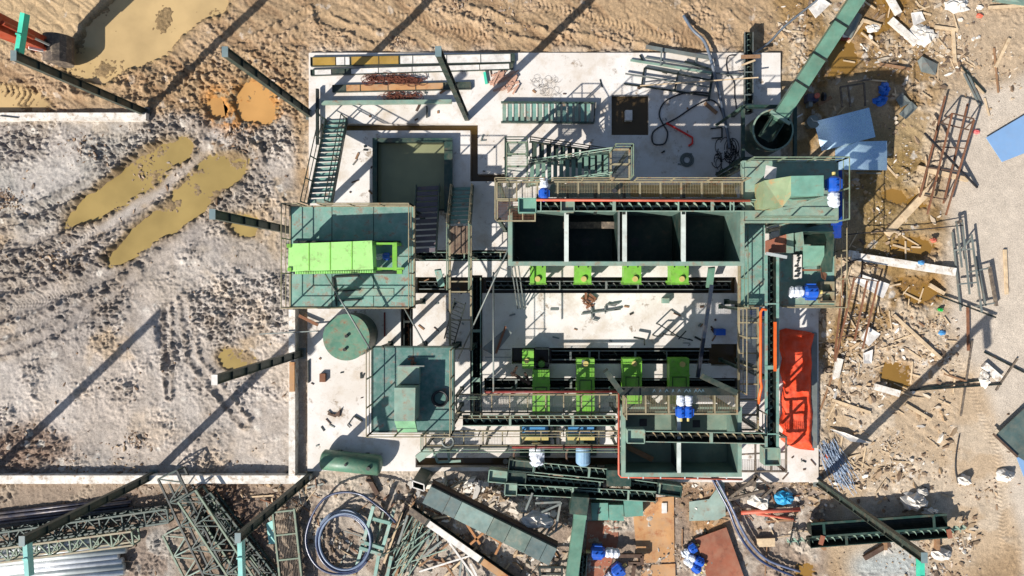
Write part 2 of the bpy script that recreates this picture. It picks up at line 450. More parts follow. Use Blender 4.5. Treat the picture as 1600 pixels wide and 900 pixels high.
# under the slab the ground is cut away
SLAB = [(484, 84), (1218, 84), (1218, 250), (1277, 250), (1277, 752), (968, 752), (968, 735), (482, 735)]
SLABIN = [(490, 90), (1212, 90), (1212, 256), (1271, 256), (1271, 746), (974, 746), (974, 729), (488, 729)]
hole = poly(SLABIN, 0, 0)
h = np.where(hole > .5, -.75, h)
edge = poly([(474, 74), (1228, 74), (1228, 240), (1287, 240), (1287, 762), (958, 762), (958, 745), (472, 745)], 0, 4)
h = np.where(hole > .5, h, np.minimum(h, h * (1 - edge) + .06 * edge))
far = smooth(np.maximum(np.abs(X) - 30, np.abs(Y) - 18), 0, 40)
h = h * (1 - far) + far * ((F_big - .5) * 1.2)

# soil colours (their own reflectance: dry clay pale, wet clods brown, dust on the pad)
K = 1.34
def T(r, g, b): return np.array([lin(r) / K, lin(g) / K, lin(b) / K], np.float32)
col = np.zeros(U.shape + (3,), np.float32) + T(186, 158, 124)
def lay(m, c, amt=1.0):
    global col
    a = (m * amt)[..., None]; col = col * (1 - a) + c * a
lay(top, T(190, 162, 128)); lay(top * smooth(F_mid, .45, .62), T(206, 178, 146), .7); lay(top * smooth(fur, .52, .66), T(164, 132, 100), .6)
lay(soft_mud, T(212, 184, 144), .9)
lay(left, T(196, 184, 172)); lay(left * smooth(F_mid, .5, .66), T(216, 204, 192), .8); lay(left * smooth(F_big, .5, .6), T(184, 172, 158), .6)
lay(left * smooth(fbm(X * .6 + 9, Y * .6, 120, 4), .55, .68), T(206, 180, 146), .7)
lay(left * smooth(fbm(X * .5 + 3, Y * .5 + 8, 124, 4), .56, .66), T(166, 158, 152), .7)
lay(poly([(-60, 200), (230, 195), (300, 220), (150, 300), (60, 350), (-60, 340)], 25, 14), T(190, 186, 178), .8)
lay(poly([(-60, 540), (240, 560), (440, 620), (445, 740), (120, 740), (-60, 690)], 25, 20), T(214, 200, 186), .6)
lay(right, T(193, 168, 134)); lay(right * smooth(F_mid, .47, .6), T(220, 202, 178), .75); lay(right * smooth(fbm(X * .7, Y * .7 + 5, 131, 4), .52, .64), T(158, 126, 80), .85)
lay(right * poly([(1330, 180), (1440, 190), (1440, 420), (1340, 420)], 20, 10), T(158, 136, 86), .5)
lay(rtop, T(212, 190, 162), .7); lay(sandy, T(216, 192, 162), .8); lay(sandy * smooth(F_mid, .46, .6), T(226, 208, 184), .7); lay(pad, T(226, 212, 194), .95)
lay(bottom, T(200, 186, 170)); lay(bottom * smooth(F_mid, .48, .62), T(214, 200, 182), .7)
lay(bleft, T(170, 152, 134)); lay(bleft * smooth(F_mid, .5, .62), T(198, 180, 158), .7)
lay(poly([(640, 720), (800, 730), (830, 800), (700, 790)], 10, 8), T(226, 216, 204), .6)
lay(poly([(1050, 755), (1150, 755), (1140, 850), (1080, 840)], 14, 6), T(190, 140, 84), .8)
lay(poly([(1340, 862), (1420, 850), (1470, 905), (1330, 910)], 10, 8), T(196, 204, 202), .9)
lay(poly([(200, 815), (262, 820), (275, 905), (60, 905), (190, 890)], 14, 8), T(192, 186, 178), .9)
lay(poly([(-20, 670), (75, 660), (120, 700), (60, 748), (-20, 745)], 18, 8), T(142, 110, 88), .7)
lay(poly([(290, 758), (380, 755), (430, 840), (360, 880)], 18, 8), T(136, 104, 84), .75)
lay(np.clip(bottom + bleft, 0, 1) * smooth(fbm(X * .9 + 5, Y * .9 + 5, 160, 4), .5, .62), T(152, 130, 112), .7)
lay(left * smooth(fbm(X * .45 + 15, Y * .45 + 5, 165, 5), .5, .64), T(178, 168, 158), .6)
lay(left * smooth(1 - RUT, .75, 1) * smooth(fbm(X * .35 + 4, Y * .35 + 2, 441, 4), .48, .6), T(220, 211, 202), .5)
lay(RUT * left * smooth(F_fine, .36, .52), T(146, 134, 124), .72)
lay(rough * smooth(cr, .4, .9) * np.clip(left + bleft, 0, 1), T(128, 116, 106), .55)
lay(rough * smooth(dr, .5, .95) * np.clip(top + right, 0, 1), T(140, 108, 76), .45)
lay(smooth(cr, .93, .97) * smooth(F_fine, .45, .6) * np.clip(left + right * 1.2 + bottom * 1.2 + top * .5, 0, 1), T(232, 224, 212), .8)
lay(edge * smooth(F_mid, .42, .56), T(222, 208, 190), .55)
shore = np.clip(blur(wetd, 5) * 1.4, 0, 1)
lay(shore * (U < 460), T(176, 148, 102), .7); lay(np.clip(blur(wetd, 2) * 2, 0, 1) * (U < 460), T(138, 116, 84), .55); lay(shore * (U > 1200), T(150, 112, 58), .75)
lay(poly([(318, 150), (360, 130), (400, 118), (444, 128), (446, 190), (400, 200), (345, 205), (318, 190)], 16, 5) * smooth(F_fine, .36, .5), T(212, 150, 82), .85)
tone = (.74 + .52 * fbm(X * 2.2, Y * 2.2, 140, 5, .65)) * (.86 + .28 * F_micro)
col *= np.clip(tone * (1 - .3 * calm) + .3 * calm, .4, 1.4)[..., None]
ny, nx = U.shape
me = bpy.data.meshes.new("ground")
me.vertices.add(nx * ny)
me.vertices.foreach_set("co", np.stack([X, Y, h], -1).astype(np.float32).ravel())
i0 = (np.arange(ny - 1)[:, None] * nx + np.arange(nx - 1)[None]).ravel()
quads = np.stack([i0, i0 + 1, i0 + nx + 1, i0 + nx], -1).astype(np.int32)
nq = len(quads)
me.loops.add(nq * 4); me.loops.foreach_set("vertex_index", quads.ravel())
me.polygons.add(nq); me.polygons.foreach_set("loop_start", np.arange(nq, dtype=np.int32) * 4)
try: me.polygons.foreach_set("loop_total", np.full(nq, 4, np.int32))
except Exception: pass
me.polygons.foreach_set("use_smooth", np.ones(nq, bool))
ca_ = me.color_attributes.new("soil", 'FLOAT_COLOR', 'POINT')
ca_.data.foreach_set("color", np.concatenate([col, np.ones(U.shape + (1,), np.float32)], -1).astype(np.float32).ravel())
me.update(calc_edges=True)
m, nt, b = newmat("soil")
at = nd(nt, "ShaderNodeAttribute", attribute_name="soil")
pos = nd(nt, "ShaderNodeNewGeometry").outputs["Position"]
c = mixc(nt, noise(nt, pos, 24, 4, .7, .38, .70), at.outputs[0], (0, 0, 0))
mm = nt.nodes.new("ShaderNodeMix"); mm.data_type = 'RGBA'; mm.blend_type = 'MULTIPLY'; mm.inputs[0].default_value = 1
nt.links.new(at.outputs[0], mm.inputs[6])
gr = mixc(nt, noise(nt, pos, 22, 5, .75, .3, .7), (.58, .57, .56), (1.26, 1.25, 1.24)); nt.links.new(gr, mm.inputs[7])
nt.links.new(mm.outputs[2], b.inputs["Base Color"]); b.inputs["Roughness"].default_value = .92; b.inputs["Specular IOR Level"].default_value = .15
bp = nd(nt, "ShaderNodeBump", Strength=.7, Distance=.05); nt.links.new(noise(nt, pos, 14, 7, .8), bp.inputs["Height"]); nt.links.new(bp.outputs[0], b.inputs["Normal"])
me.materials.append(m)
go = bpy.data.objects.new("ground", me); COL.objects.link(go); go["kind"] = "structure"
HG = h
def ground_z(p):
    i = int(np.clip(np.searchsorted(GX, p[0]), 1, nx - 1)); j = int(np.clip(np.searchsorted(GY, p[1]), 1, ny - 1))
    return float(HG[j, i])
HG = h

def water(name, colr, rough=.12, scale=.5):
    m, nt, b = newmat(name)
    pos = nd(nt, "ShaderNodeNewGeometry").outputs["Position"]
    c = mixc(nt, noise(nt, pos, scale, 4, .55, .35, .65), tuple(x * .86 for x in colr), tuple(x * 1.12 for x in colr))
    nt.links.new(c, b.inputs["Base Color"]); b.inputs["Roughness"].default_value = rough; b.inputs["Specular IOR Level"].default_value = .35
    return m
WT = water("muddy_water_tan", tuple(T(206, 176, 126))); WO = water("muddy_water_ochre", tuple(T(172, 148, 92))); WR = water("muddy_water_orange", tuple(T(206, 156, 94)))
WO2 = water("muddy_water_brown", tuple(T(152, 116, 58)))
WG = water("sump_water", C(150, 152, 116, .8), .12); WD = water("dark_trench_water", C(98, 80, 54, .8), .2); WTR = water("trench_water", C(140, 112, 62, .7), .15)
for k, L in puddles.items():
    for q in L:
        cx = sum(a for a, _ in q) / len(q); cy = sum(b_ for _, b_ in q) / len(q)
        mb = MB(); pts = []
        for a, b_ in q:
            d = math.hypot(a - cx, b_ - cy); s = (d + 14) / d
            pts.append(P(cx + (a - cx) * s, cy + (b_ - cy) * s, -.095))
        mb.prism(pts, .03)
        struct(mb, "puddle", {"tan": WT, "orange": WR}.get(k, WO if cx < 1000 else WO2))

# ---------------------------------------------------------------- concrete slab with its trenches
SZ = .14
cuts = [(503, 194, 747, 205), (735, 194, 747, 284), (735, 272, 792, 284), (650, 433, 1152, 458), (800, 543, 1112, 568), (1110, 537, 1154, 571),
        (757, 590, 1152, 610), (735, 430, 754, 654), (627, 478, 646, 545), (650, 714, 966, 729), (1243, 172, 1258, 250), (955, 150, 1013, 212), (650, 391, 800, 408), (589, 222, 700, 330), (1112, 433, 1150, 458)]
ux = sorted(set([p[0] for p in SLAB] + [c_[0] for c_ in cuts] + [c_[2] for c_ in cuts])); uy = sorted(set([p[1] for p in SLAB] + [c_[1] for c_ in cuts] + [c_[3] for c_ in cuts]))
def inslab(a, b_):
    ins = False
    for i in range(len(SLAB)):
        (x0, y0), (x1, y1) = SLAB[i], SLAB[(i + 1) % len(SLAB)]
        if (y0 > b_) != (y1 > b_) and a < (x1 - x0) * (b_ - y0) / (y1 - y0) + x0: ins = not ins
    return ins and not any(c_[0] < a < c_[2] and c_[1] < b_ < c_[3] for c_ in cuts)
full = {(i, j): inslab((ux[i] + ux[i + 1]) / 2, (uy[j] + uy[j + 1]) / 2) for i in range(len(ux) - 1) for j in range(len(uy) - 1)}
mb = MB()
pp = lambda a, b_, z: (lambda q: (q.x, q.y, z))(P(a, b_, 0))
for (i, j), on in full.items():
    if not on: continue
    a, b_, c_, d = ux[i], uy[j], ux[i + 1], uy[j + 1]
    mb.add([pp(a, d, SZ), pp(c_, d, SZ), pp(c_, b_, SZ), pp(a, b_, SZ)], [(0, 1, 2, 3)])
    for (di, dj, e0, e1) in ((-1, 0, (a, b_), (a, d)), (1, 0, (c_, d), (c_, b_)), (0, -1, (c_, b_), (a, b_)), (0, 1, (a, d), (c_, d))):
        if not full.get((i + di, j + dj), False):
            mb.add([pp(*e0, -.8), pp(*e1, -.8), pp(*e1, SZ), pp(*e0, SZ)], [(0, 1, 2, 3)])
m, nt, b = newmat("slab_concrete")
pos = nd(nt, "ShaderNodeNewGeometry").outputs["Position"]
c = mixc(nt, noise(nt, pos, .35, 5, .6, .38, .62), C(226, 216, 204, .80), C(243, 238, 232, .80))
c = mixc(nt, noise(nt, pos, .9, 6, .7, .50, .74), c, C(208, 190, 168, .78))
c = mixc(nt, noise(nt, pos, 2.4, 7, .75, .60, .72), c, C(176, 160, 144, .78))
c = mixc(nt, noise(nt, pos, .55, 8, .78, .59, .65), c, C(158, 140, 120, .8))
c = mixc(nt, noise(nt, pos, 5.5, 7, .8, .64, .70), c, C(128, 112, 98, .8))
c = mixc(nt, noise(nt, pos, 14, 4, .8, .58, .8), c, C(180, 168, 156, .8))
nt.links.new(c, b.inputs["Base Color"]); b.inputs["Roughness"].default_value = .85; b.inputs["Specular IOR Level"].default_value = .2
bp = nd(nt, "ShaderNodeBump", Strength=.35, Distance=.01); nt.links.new(noise(nt, pos, 9, 6, .75), bp.inputs["Height"]); nt.links.new(bp.outputs[0], b.inputs["Normal"])
struct(mb, "concrete_slab", m)
for (a, b_, c_, d), mt, z in (((500, 192, 750, 208), WTR, -.30), ((732, 205.5, 750, 287), WD, -.31), ((733, 270, 795, 287), WD, -.32), ((648, 712, 968, 731), WD, -.28), ((1240, 170, 1261, 252), WD, -.25),
                              ((952, 147, 1016, 215), WD, -.10), ((1108, 535, 1156, 573), WD, -.35), ((648, 431, 1154, 460), WD, -.5), ((798, 541, 1107, 570), WD, -.5), ((755, 588, 1154, 612), WD, -.5)):
    q0, q1 = pp(a, d, z), pp(c_, b_, z)
    struct(MB().box(q0[0], q0[1], q1[0], q1[1], z - .05, z), "trench_water", mt)
# ---------------------------------------------------------------- builders for the plant
def V3(p): return Vector(p)

def rail_mb(path, z, hgt=1.05, r=.024, step=1.25, mid=True, close=False, legs=True):
    """path = photo-pixel points measured at deck level z"""
    mb = MB(); pts = [P(a, b, z) for a, b in path]
    if close: pts.append(pts[0])
    up = Vector((0, 0, hgt)); half = Vector((0, 0, hgt * .52))
    for a, b in zip(pts, pts[1:]):
        mb.tube([a + up, b + up], r, 6)
        if mid: mb.tube([a + half, b + half], r * .85, 6)
        n = max(1, round((b - a).length / step))
        if legs:
            for i in range(n + 1):
                q = a + (b - a) * (i / n)
                mb.bar(q, q + up, r * 2, r * 2)
    return mb

def grating_mb(x0, y0, x1, y1, z, pitch=.05, bw=.008, along='x', cross=.5):
    """open steel grating between photo-pixel corners: bearing bars plus cross rods"""
    a, b = P(x0, y1, z), P(x1, y0, z); mb = MB()
    X0, Y0, X1, Y1 = a.x, a.y, b.x, b.y
    if along == 'x':
        n = int((Y1 - Y0) / pitch)
        for i in range(n + 1):
            y = Y0 + (Y1 - Y0) * i / n; mb.box(X0, y - bw / 2, X1, y + bw / 2, z - .014, z)
        n = int((X1 - X0) / (pitch * 2.0))
        for i in range(n + 1):
            x = X0 + (X1 - X0) * i / n; mb.box(x - bw / 2, Y0, x + bw / 2, Y1, z - .028, z - .015)
    else:
        n = int((X1 - X0) / pitch)
        for i in range(n + 1):
            x = X0 + (X1 - X0) * i / n; mb.box(x - bw / 2, Y0, x + bw / 2, Y1, z - .014, z)
        n = int((Y1 - Y0) / (pitch * 2.0))
        for i in range(n + 1):
            y = Y0 + (Y1 - Y0) * i / n; mb.box(X0, y - bw / 2, X1, y + bw / 2, z - .028, z - .015)
    return mb

def frame_mb(x0, y0, x1, y1, z, wd=.07, hh=.14, bays=0):
    a, b = P(x0, y1, z), P(x1, y0, z); mb = MB(); z0 = z - hh
    mb.box(a.x, a.y, b.x, a.y + wd, z0, z + .012); mb.box(a.x, b.y - wd, b.x, b.y, z0, z + .012)
    mb.box(a.x, a.y + wd, a.x + wd, b.y - wd, z0, z + .012); mb.box(b.x - wd, a.y + wd, b.x, b.y - wd, z0, z + .012)
    if bays > 0:
        for i in range(1, bays):
            x = a.x + (b.x - a.x) * i / bays; mb.box(x - wd / 2, a.y + wd, x + wd / 2, b.y - wd, z0, z + .008)
    elif bays < 0:
        for i in range(1, -bays):
            y = a.y + (b.y - a.y) * i / -bays; mb.box(a.x + wd, y - wd / 2, b.x - wd, y + wd / 2, z0, z + .008)
    return mb

def legs(root, pts, ztop, zbot=SZ, wd=.16, mat=None):
    for a, b in pts:
        p = P(a, b, ztop); mb = MB()
        mb.isec((p.x, p.y, zbot + .02), (p.x, p.y, ztop), wd, wd, .02, (1, 0, 0))
        mb.box(p.x - wd * .8, p.y - wd * .8, p.x + wd * .8, p.y + wd * .8, zbot, zbot + .02)
        mb.build("leg", mat or GREEN, root)

def conveyor(a, b, wid, dep, label, cat="screw conveyor", group=None, rim=None, trough=None, flight=None, straps=(), pitch=.33, endbox=None, screw=True, wide=0.035, name="screw_conveyor", overhang=0, supports=None):
    """open U trough with a screw lying in it; a, b = ends of the trough's rim line, world points"""
    rim = rim or GREENP; trough = trough or GREEND; flight = flight or GREENP
    a, b = Vector(a), Vector(b); u = (b - a).normalized(); L = (b - a).length
    n = Vector((-u.y, u.x, 0)).normalized(); up = n.cross(u) * -1
    if up.z < 0: up = -up
    root = thing(name, label, cat, (a + b) / 2 - Vector((0, 0, dep)), group)
    prof = []; r = wid / 2; t = .012
    prof.append((-r, 0)); prof.append((-r, -(dep - r)))
    for i in range(1, 8):
        g = math.pi * i / 8; prof.append((-r * math.cos(g), -(dep - r) - r * math.sin(g)))
    prof.append((r, -(dep - r))); prof.append((r, 0))
    def ring(p, s): return [p + n * (x * s) + up * (y * (s if y < -(dep - r) else 1) - (0.004 if s < 1 else 0)) for x, y in prof]
    mb = MB(); m_ = len(prof)
    for s, rev in ((1.0, False), (1 - t / r, True)):
        vs = ring(a, s) + ring(b, s)
        fs = [(i, i + 1, m_ + i + 1, m_ + i) for i in range(m_ - 1)]
        mb.add(vs, [tuple(reversed(f)) for f in fs] if rev else fs)
    for e in (a, b):
        vs = ring(e, 1.0); mb.add(vs, [tuple(range(m_))])
    mb.build("trough", trough, root)
    for sg in (-1, 1):
        o = n * sg * (r + wide / 2)
        MB().bar(a + o, b + o, wide, .05, up=up).build("rim", rim, root)
    if straps:
        for f, sw in straps:
            q = a + u * (L * f)
            MB().bar(q - n * (r + wide) + up * .034, q + n * (r + wide) + up * .034, sw, .015, up=up).build("strap", rim, root)
    if screw:
        sr = r * .78; ax0 = -up * (dep - r) * 1.02; mb = MB()
        s0, s1 = a - u * overhang, b + u * overhang; LL = L + 2 * overhang
        mb.tube([s0 + ax0, s1 + ax0], r * .2, 6)
        N = int(LL / pitch * 12); vs = []; fs = []
        for i in range(N + 1):
            th = 2 * math.pi * i / 12; q = s0 + u * (LL * i / N) + ax0
            d = n * math.cos(th) + up * math.sin(th)
            vs += [q + d * r * .2 - u * .008, q + d * sr - u * .008, q + d * r * .2 + u * .008, q + d * sr + u * .008]
        for i in range(N):
            k = 4 * i; fs += [(k, k + 1, k + 5, k + 4), (k + 6, k + 7, k + 3, k + 2), (k + 1, k + 3, k + 7, k + 5)]
        mb.add(vs, fs); mb.build("screw", flight, root)
    if endbox:
        for f0, f1, ex, mat in endbox:
            p0, p1 = a + u * f0, a + u * f1; hw = r + wide + ex; hh = dep + .06
            mb = MB()
            for sg in (-1, 1): mb.bar(p0 + n * sg * hw + up * (.06 - hh / 2), p1 + n * sg * hw + up * (.06 - hh / 2), .04, hh, up=up)
            for q in (p0, p1): mb.bar(q - n * hw + up * (.06 - hh / 2), q + n * hw + up * (.06 - hh / 2), .04, hh, up=up)
            c0, c1 = p0 - n * hw, p0 + n * hw
            mb.bar((p0 + p1) / 2 - n * (hw - .02) - up * hh * .22, (p0 + p1) / 2 + n * (hw - .02) - up * hh * .22, (p1 - p0).length - .04, .02, up=up)
            mb.build("end_box", mat, root)
    if supports:
        for f in supports:
            q = a + u * (L * f) - up * dep
            mb = MB()
            if q.z > SZ + .1:
                for sg in (-1, 1):
                    e = q + n * sg * r * .8; mb.bar((e.x, e.y, SZ), e + up * .1, .08, .08)
                mb.bar(q - n * r * .8, q + n * r * .8, .08, .06); mb.build("support", GREEN, root)
    return root

def geared_motor(p, d, ln=1.0, rad=.2, label="", group=None, wrap=None, body=None, shaft=YELL, cat="motor", z_up=True):
    """a geared motor lying along direction d with its motor half wrapped in plastic; p = centre of the gearbox base"""
    p = Vector(p); d = Vector((d[0], d[1], 0)).normalized(); n = Vector((-d.y, d.x, 0))
    root = thing("geared_motor", label, cat, p, group); c = p + Vector((0, 0, rad * 1.15))
    mb = MB(); mb.tube([c - d * ln * .02, c + d * ln * .06, c + d * ln * .4, c + d * ln * .46], [rad * .8, rad * 1.08, rad * 1.08, rad * .8], 12)
    mb.bar(c + d * ln * .23 - Vector((0, 0, rad * .6)), c + d * ln * .231 + Vector((0, 0, rad * .4)), rad * 2.5, ln * .3, up=d)
    for s in (-1, 1): mb.bar(p + n * s * rad * .8 + d * ln * .05, p + n * s * rad * .8 + d * ln * .4, .07, .05)
    for q in (.12, .3): mb.tube([c + d * ln * q + Vector((0, 0, rad)), c + d * ln * q + Vector((0, 0, rad * 1.35))], .035, 8)
    gbo = mb.build("gearbox", body or BLUE, root)
    mb = MB(); pts = []; rr = []
    for i in range(9):
        f = i / 8; pts.append(c - d * ln * (.02 + .5 * f) + n * R.uniform(-.012, .012)); rr.append(rad * (.9 if i not in (0, 8) else .6) * R.uniform(.88, 1.12))
    k = len(mb.v); mb.tube(pts, rr, 10)
    mb.v = [(x + R.uniform(-.018, .018), y + R.uniform(-.018, .018), z + R.uniform(-.018, .018)) for x, y, z in mb.v]
    mb.build("motor_wrap", wrap or WRAP, root)
    MB().tube([c + d * ln * .44, c + d * ln * .62], rad * .3, 8).build("shaft", shaft, gbo)
    return root

def stair(a, b, wid, n, label, treadm=GREEN, string=GREEN, rail=RAILG, sides=(1, 1), group=None, tread_d=.26):
    """a = foot, b = head, world points on the centre line"""
    a, b = Vector(a), Vector(b); d = b - a; hd = Vector((d.x, d.y, 0)); u = hd.normalized(); s_ = Vector((-u.y, u.x, 0))
    root = thing("steel_stair", label, "stair", a, group)
    for sg in (-1, 1):
        o = s_ * sg * (wid / 2 + .03); MB().bar(a + o, b + o, .05, .22).build("stringer", string, root)
    for i in range(n):
        q = a + d * ((i + .5) / n); e = u * tread_d / 2; f = s_ * (wid / 2)
        MB().bar(q - f, q + f, min(tread_d, hd.length / n * .68), .03).build("tread", treadm, root)
    for sg, on in zip((-1, 1), sides):
        if not on: continue
        o = s_ * sg * (wid / 2 + .03); mb = MB()
        mb.tube([a + o + Vector((0, 0, 1.0)), b + o + Vector((0, 0, 1.0))], .024, 6)
        mb.tube([a + o + Vector((0, 0, .52)), b + o + Vector((0, 0, .52))], .02, 6)
        for i in range(5):
            q = a + d * (i / 4) + o; mb.bar(q, q + Vector((0, 0, 1.0)), .045, .045)
        mb.build("handrail", rail, root)
    return root

def hood_shape(mb, a, b, c, d, z0, z1):
    return mb.hexa([P(*a, z1) * 1 - Vector((0, 0, z1 - z0)), P(*b, z1) - Vector((0, 0, z1 - z0)), P(*c, z1) - Vector((0, 0, z1 - z0)), P(*d, z1) - Vector((0, 0, z1 - z0))], [P(*a, z1), P(*b, z1), P(*c, z1), P(*d, z1)])

def pipe(name, pts, r, mat, label, cat="pipe", group=None, n=8, smooth=True):
    return solo(MB().tube([P(*p) for p in pts], r, n), name, mat, label, cat, group, smooth)

# ---------------------------------------------------------------- shed columns
def column(base, ratio, label, bracket=None, capm=CAPG, brackm=TURQ, wid=.19, dep=.32, z0=0.0):
    hgt = H * (1 - 1 / ratio); p = P(*base, 0)
    root = thing("steel_column", label, "column", (p.x, p.y, z0), "columns of the unfinished shed")
    t = .02; mb = MB().isec((p.x, p.y, z0), (p.x, p.y, hgt), wid, dep, t, (1, 0, 0)); bmo = mb.build("beam", COLG, root)
    mb = MB()
    for i in range(1, 7):
        zz = z0 + (hgt - z0) * i / 7
        for sg in (-1, 1):
            mb.box(p.x + sg * (t / 2 + .002), p.y - dep / 2 + t, p.x + sg * (wid / 2 - .01), p.y + dep / 2 - t, zz - .01, zz + .01)
    mb.build("stiffener", COLG, bmo)
    MB().box(p.x - .2, p.y - .25, p.x + .2, p.y + .25, z0, z0 + .03).build("base_plate", GALVD, root)
    MB().box(p.x - wid / 2 - .01, p.y - dep / 2 - .02, p.x + wid / 2 + .01, p.y + dep / 2 + .02, hgt, hgt + .03).build("cap_plate", capm, root)
    if bracket:
        dy, ln, dx = bracket; y0 = p.y + dy * dep / 2
        mb = MB()
        zt = hgt - .12
        a = Vector((p.x, y0, zt - .12)); b_ = Vector((p.x + dx, y0 + dy * ln, zt + .02))
        mb.bar(a, b_, .16, .26)
        mb.bar(a + (b_ - a) * .42 + Vector((0, 0, .16)), a + (b_ - a) * .46 + Vector((0, 0, .16)), .19, .04)
        mb.build("bracket", brackm, root)
    return root
column((228, 176), 1.337, "steel shed column with turquoise bracket, standing at the end of the concrete beam by the tan puddle", (1, 1.35, .32))
column((485, 179), 1.375, "dark green steel shed column leaning over the orange puddle, at the corner of the slab")
column((730, 185), 1.41, "shed column standing on the slab beyond the sump tank, leaning across the lying beams", wid=.19, dep=.30)
column((468, 363), 1.365, "shed column beside the platform carrying the lime green machine")
column((472, 552), 1.371, "shed column with a white cap, standing beside the round green tank", capm=WHITE)
column((240, 742), 1.342, "shed column over the stacked silver pipes, with a pale cyan bracket on top", (-1, 1.1, .18), brackm=CAPC)
column((487, 742), 1.326, "shed column over the lattice trusses, with a pale cyan bracket on top", (-1, 1.3, .10), brackm=CAPC)
column((1277, 752), 1.382, "shed column crossing over the conveyor troughs, with turquoise bracket at its top", (-1, 1.25, -.05))
column((-20, 748), 1.38, "shed column whose long shadow falls across the clay yard", (-1, 1.3, .1), brackm=CAPC)

# ---------------------------------------------------------------- left platform with the lime green machine
Z1 = 3.2
pl = thing("steel_platform", "teal steel platform on legs under the lime green vibrating screen", "platform", P(550, 400, 0) + Vector((0, 0, SZ)))
MB().pbox(453, 322, 647, 481, Z1 - .1, Z1).build("deck", TEAL, pl)
for a in (518, 583): MB().pbox(a, 322.5, a + 1.2, 480.5, Z1 + .001, Z1 + .006).build("weld_seam", GREEN, pl)
MB().pbox(453.5, 400, 646.5, 401.2, Z1 + .0065, Z1 + .011).build("weld_seam", GREEN, pl)
frame_mb(452, 321, 648, 482, Z1 + .03, .06, .24).build("edge_beam", KHAKI, pl)
rail_mb([(508, 322), (646, 322), (646, 480), (454, 480), (454, 322), (478, 322)], Z1).build("railing", KHAKI, pl)
legs(pl, [(458, 328), (550, 328), (642, 328), (458, 400), (458, 474), (550, 474), (642, 474), (642, 400)], Z1 - .1)
mb = MB(); q = P(520, 432, Z1)
for (a, b) in (((520, 433), (561, 431)), ((520, 433), (526, 478)), ((526, 455), (562, 453)), ((528, 470), (565, 468))):
    mb.bar(P(*a, Z1 + .06), P(*b, Z1 + .06), .06, .06)
solo(mb, "angle_iron_set", GREEND, "thin dark angle iron frame lying on the platform in front of the lime green machine", "steel frame")
mb = MB().pbox(533, 451, 615, 462, Z1 + .004, Z1 + .03); solo(mb, "steel_plate", GREENP, "faint flat steel plate lying near the front rail of the lime green machine's platform", "plate")
vs = thing("vibrating_screen", "lime green vibrating screen with long hood and open end frame on the stained teal platform", "screen machine", P(540, 400, Z1))
zt = Z1 + 1.45
mb = MB(); b4 = [(450, 424), (583, 421), (581, 376), (451, 381)]
mb.hexa([P(a, b, zt) - Vector((0, 0, .62)) for a, b in b4], [P(a, b, zt) for a, b in b4])
mb.build("hood", LIME, vs)
for xx in (482, 515, 549): MB().hexa([P(xx, 423.4 - (xx - 450) * .022, zt + .001), P(xx + 1.6, 423.4 - (xx - 450) * .022, zt + .001), P(xx + 1.6, 381 - (xx - 451) * .038, zt + .001), P(xx, 381 - (xx - 451) * .038, zt + .001)], [P(xx, 423.4 - (xx - 450) * .022, zt + .014), P(xx + 1.6, 423.4 - (xx - 450) * .022, zt + .014), P(xx + 1.6, 381 - (xx - 451) * .038, zt + .014), P(xx, 381 - (xx - 451) * .038, zt + .014)]).build("seam", LIMED, vs)
mb = MB(); a, b = P(462, 425.6, zt), P(582, 423.4, zt)
for i in range(46):
    q = a + (b - a) * (i / 45); mb.box(q.x - .018, q.y - .07, q.x + .018, q.y + .03, zt - .55, zt + .0)
mb.build("rib", LIME, vs)
for a, b in ((451, 384), (452, 421)):
    MB().pbox(a - 3, b - 3, a + 3, b + 3, zt + .002, zt + .06).build("lifting_lug", LIMED, vs)
mb = MB(); zf = zt - .15
for (a, b, c, d) in ((584, 379, 620, 382), (584, 418, 631, 421.5), (613, 382, 620, 418), (620, 421, 628, 428)):
    mb.pbox(a, b, c, d, zf - .16, zf)
mb.build("end_frame", LIMED, vs)
for (a, b) in ((586, 380), (617, 380), (586, 420), (617, 420), (460, 384), (460, 420)):
    q = P(a, b, zf - .15); MB().box(q.x - .06, q.y - .06, q.x + .06, q.y + .06, Z1 + .1, zf - .15).build("leg", LIMED, vs)
mb = MB()
for (a, b, c, d) in ((458, 376, 625, 380), (458, 424, 625, 428)): mb.pbox(a, b, c, d, Z1 + .002, Z1 + .12)
mb.build("base_beam", GREEND, vs)
geared_motor(P(600, 401, Z1), (1, 0), .62, .13, "small blue motor with clear plastic wrap inside the lime green end frame", wrap=GALV)

# ---------------------------------------------------------------- lower left platform with the inclined chute
Z2 = 3.3
pl = thing("steel_platform", "teal steel platform with a covered chute and a black hose coil on it", "platform", P(645, 610, 0) + Vector((0, 0, SZ)))
MB().pbox(581, 542, 709, 675, Z2 - .1, Z2).build("deck", paint("teal_deck_paint_deep", C(80, 124, 114, .78), .5, 0, RUST, .34, .2, dustc=(.38,.42,.40)), pl)
MB().pbox(645, 543, 646.2, 674, Z2 + .001, Z2 + .006).build("weld_seam", GREEN, pl)
frame_mb(580, 541, 710, 676, Z2 + .02, .06, .24).build("edge_beam", GREEN, pl)
rail_mb([(582, 544), (582, 674), (708, 674), (708, 544)], Z2).build("railing", KHAKI, pl)
legs(pl, [(586, 548), (704, 548), (586, 668), (704, 668), (645, 548), (645, 668)], Z2 - .1)
ch = thing("covered_chute", "grey green covered chute with a folded sheet front on the teal platform", "chute", P(640, 630, Z2))
zc = Z2 + 1.15
def drop(p, z): return Vector((p.x, p.y, z))
mb = MB(); q = [(616, 606), (649, 606), (648, 658), (616, 658)]; tp = [P(a, b, zc) for a, b in q]
f0, f1 = P(622, 676, Z2 + .5), P(652, 675, Z2 + .5)
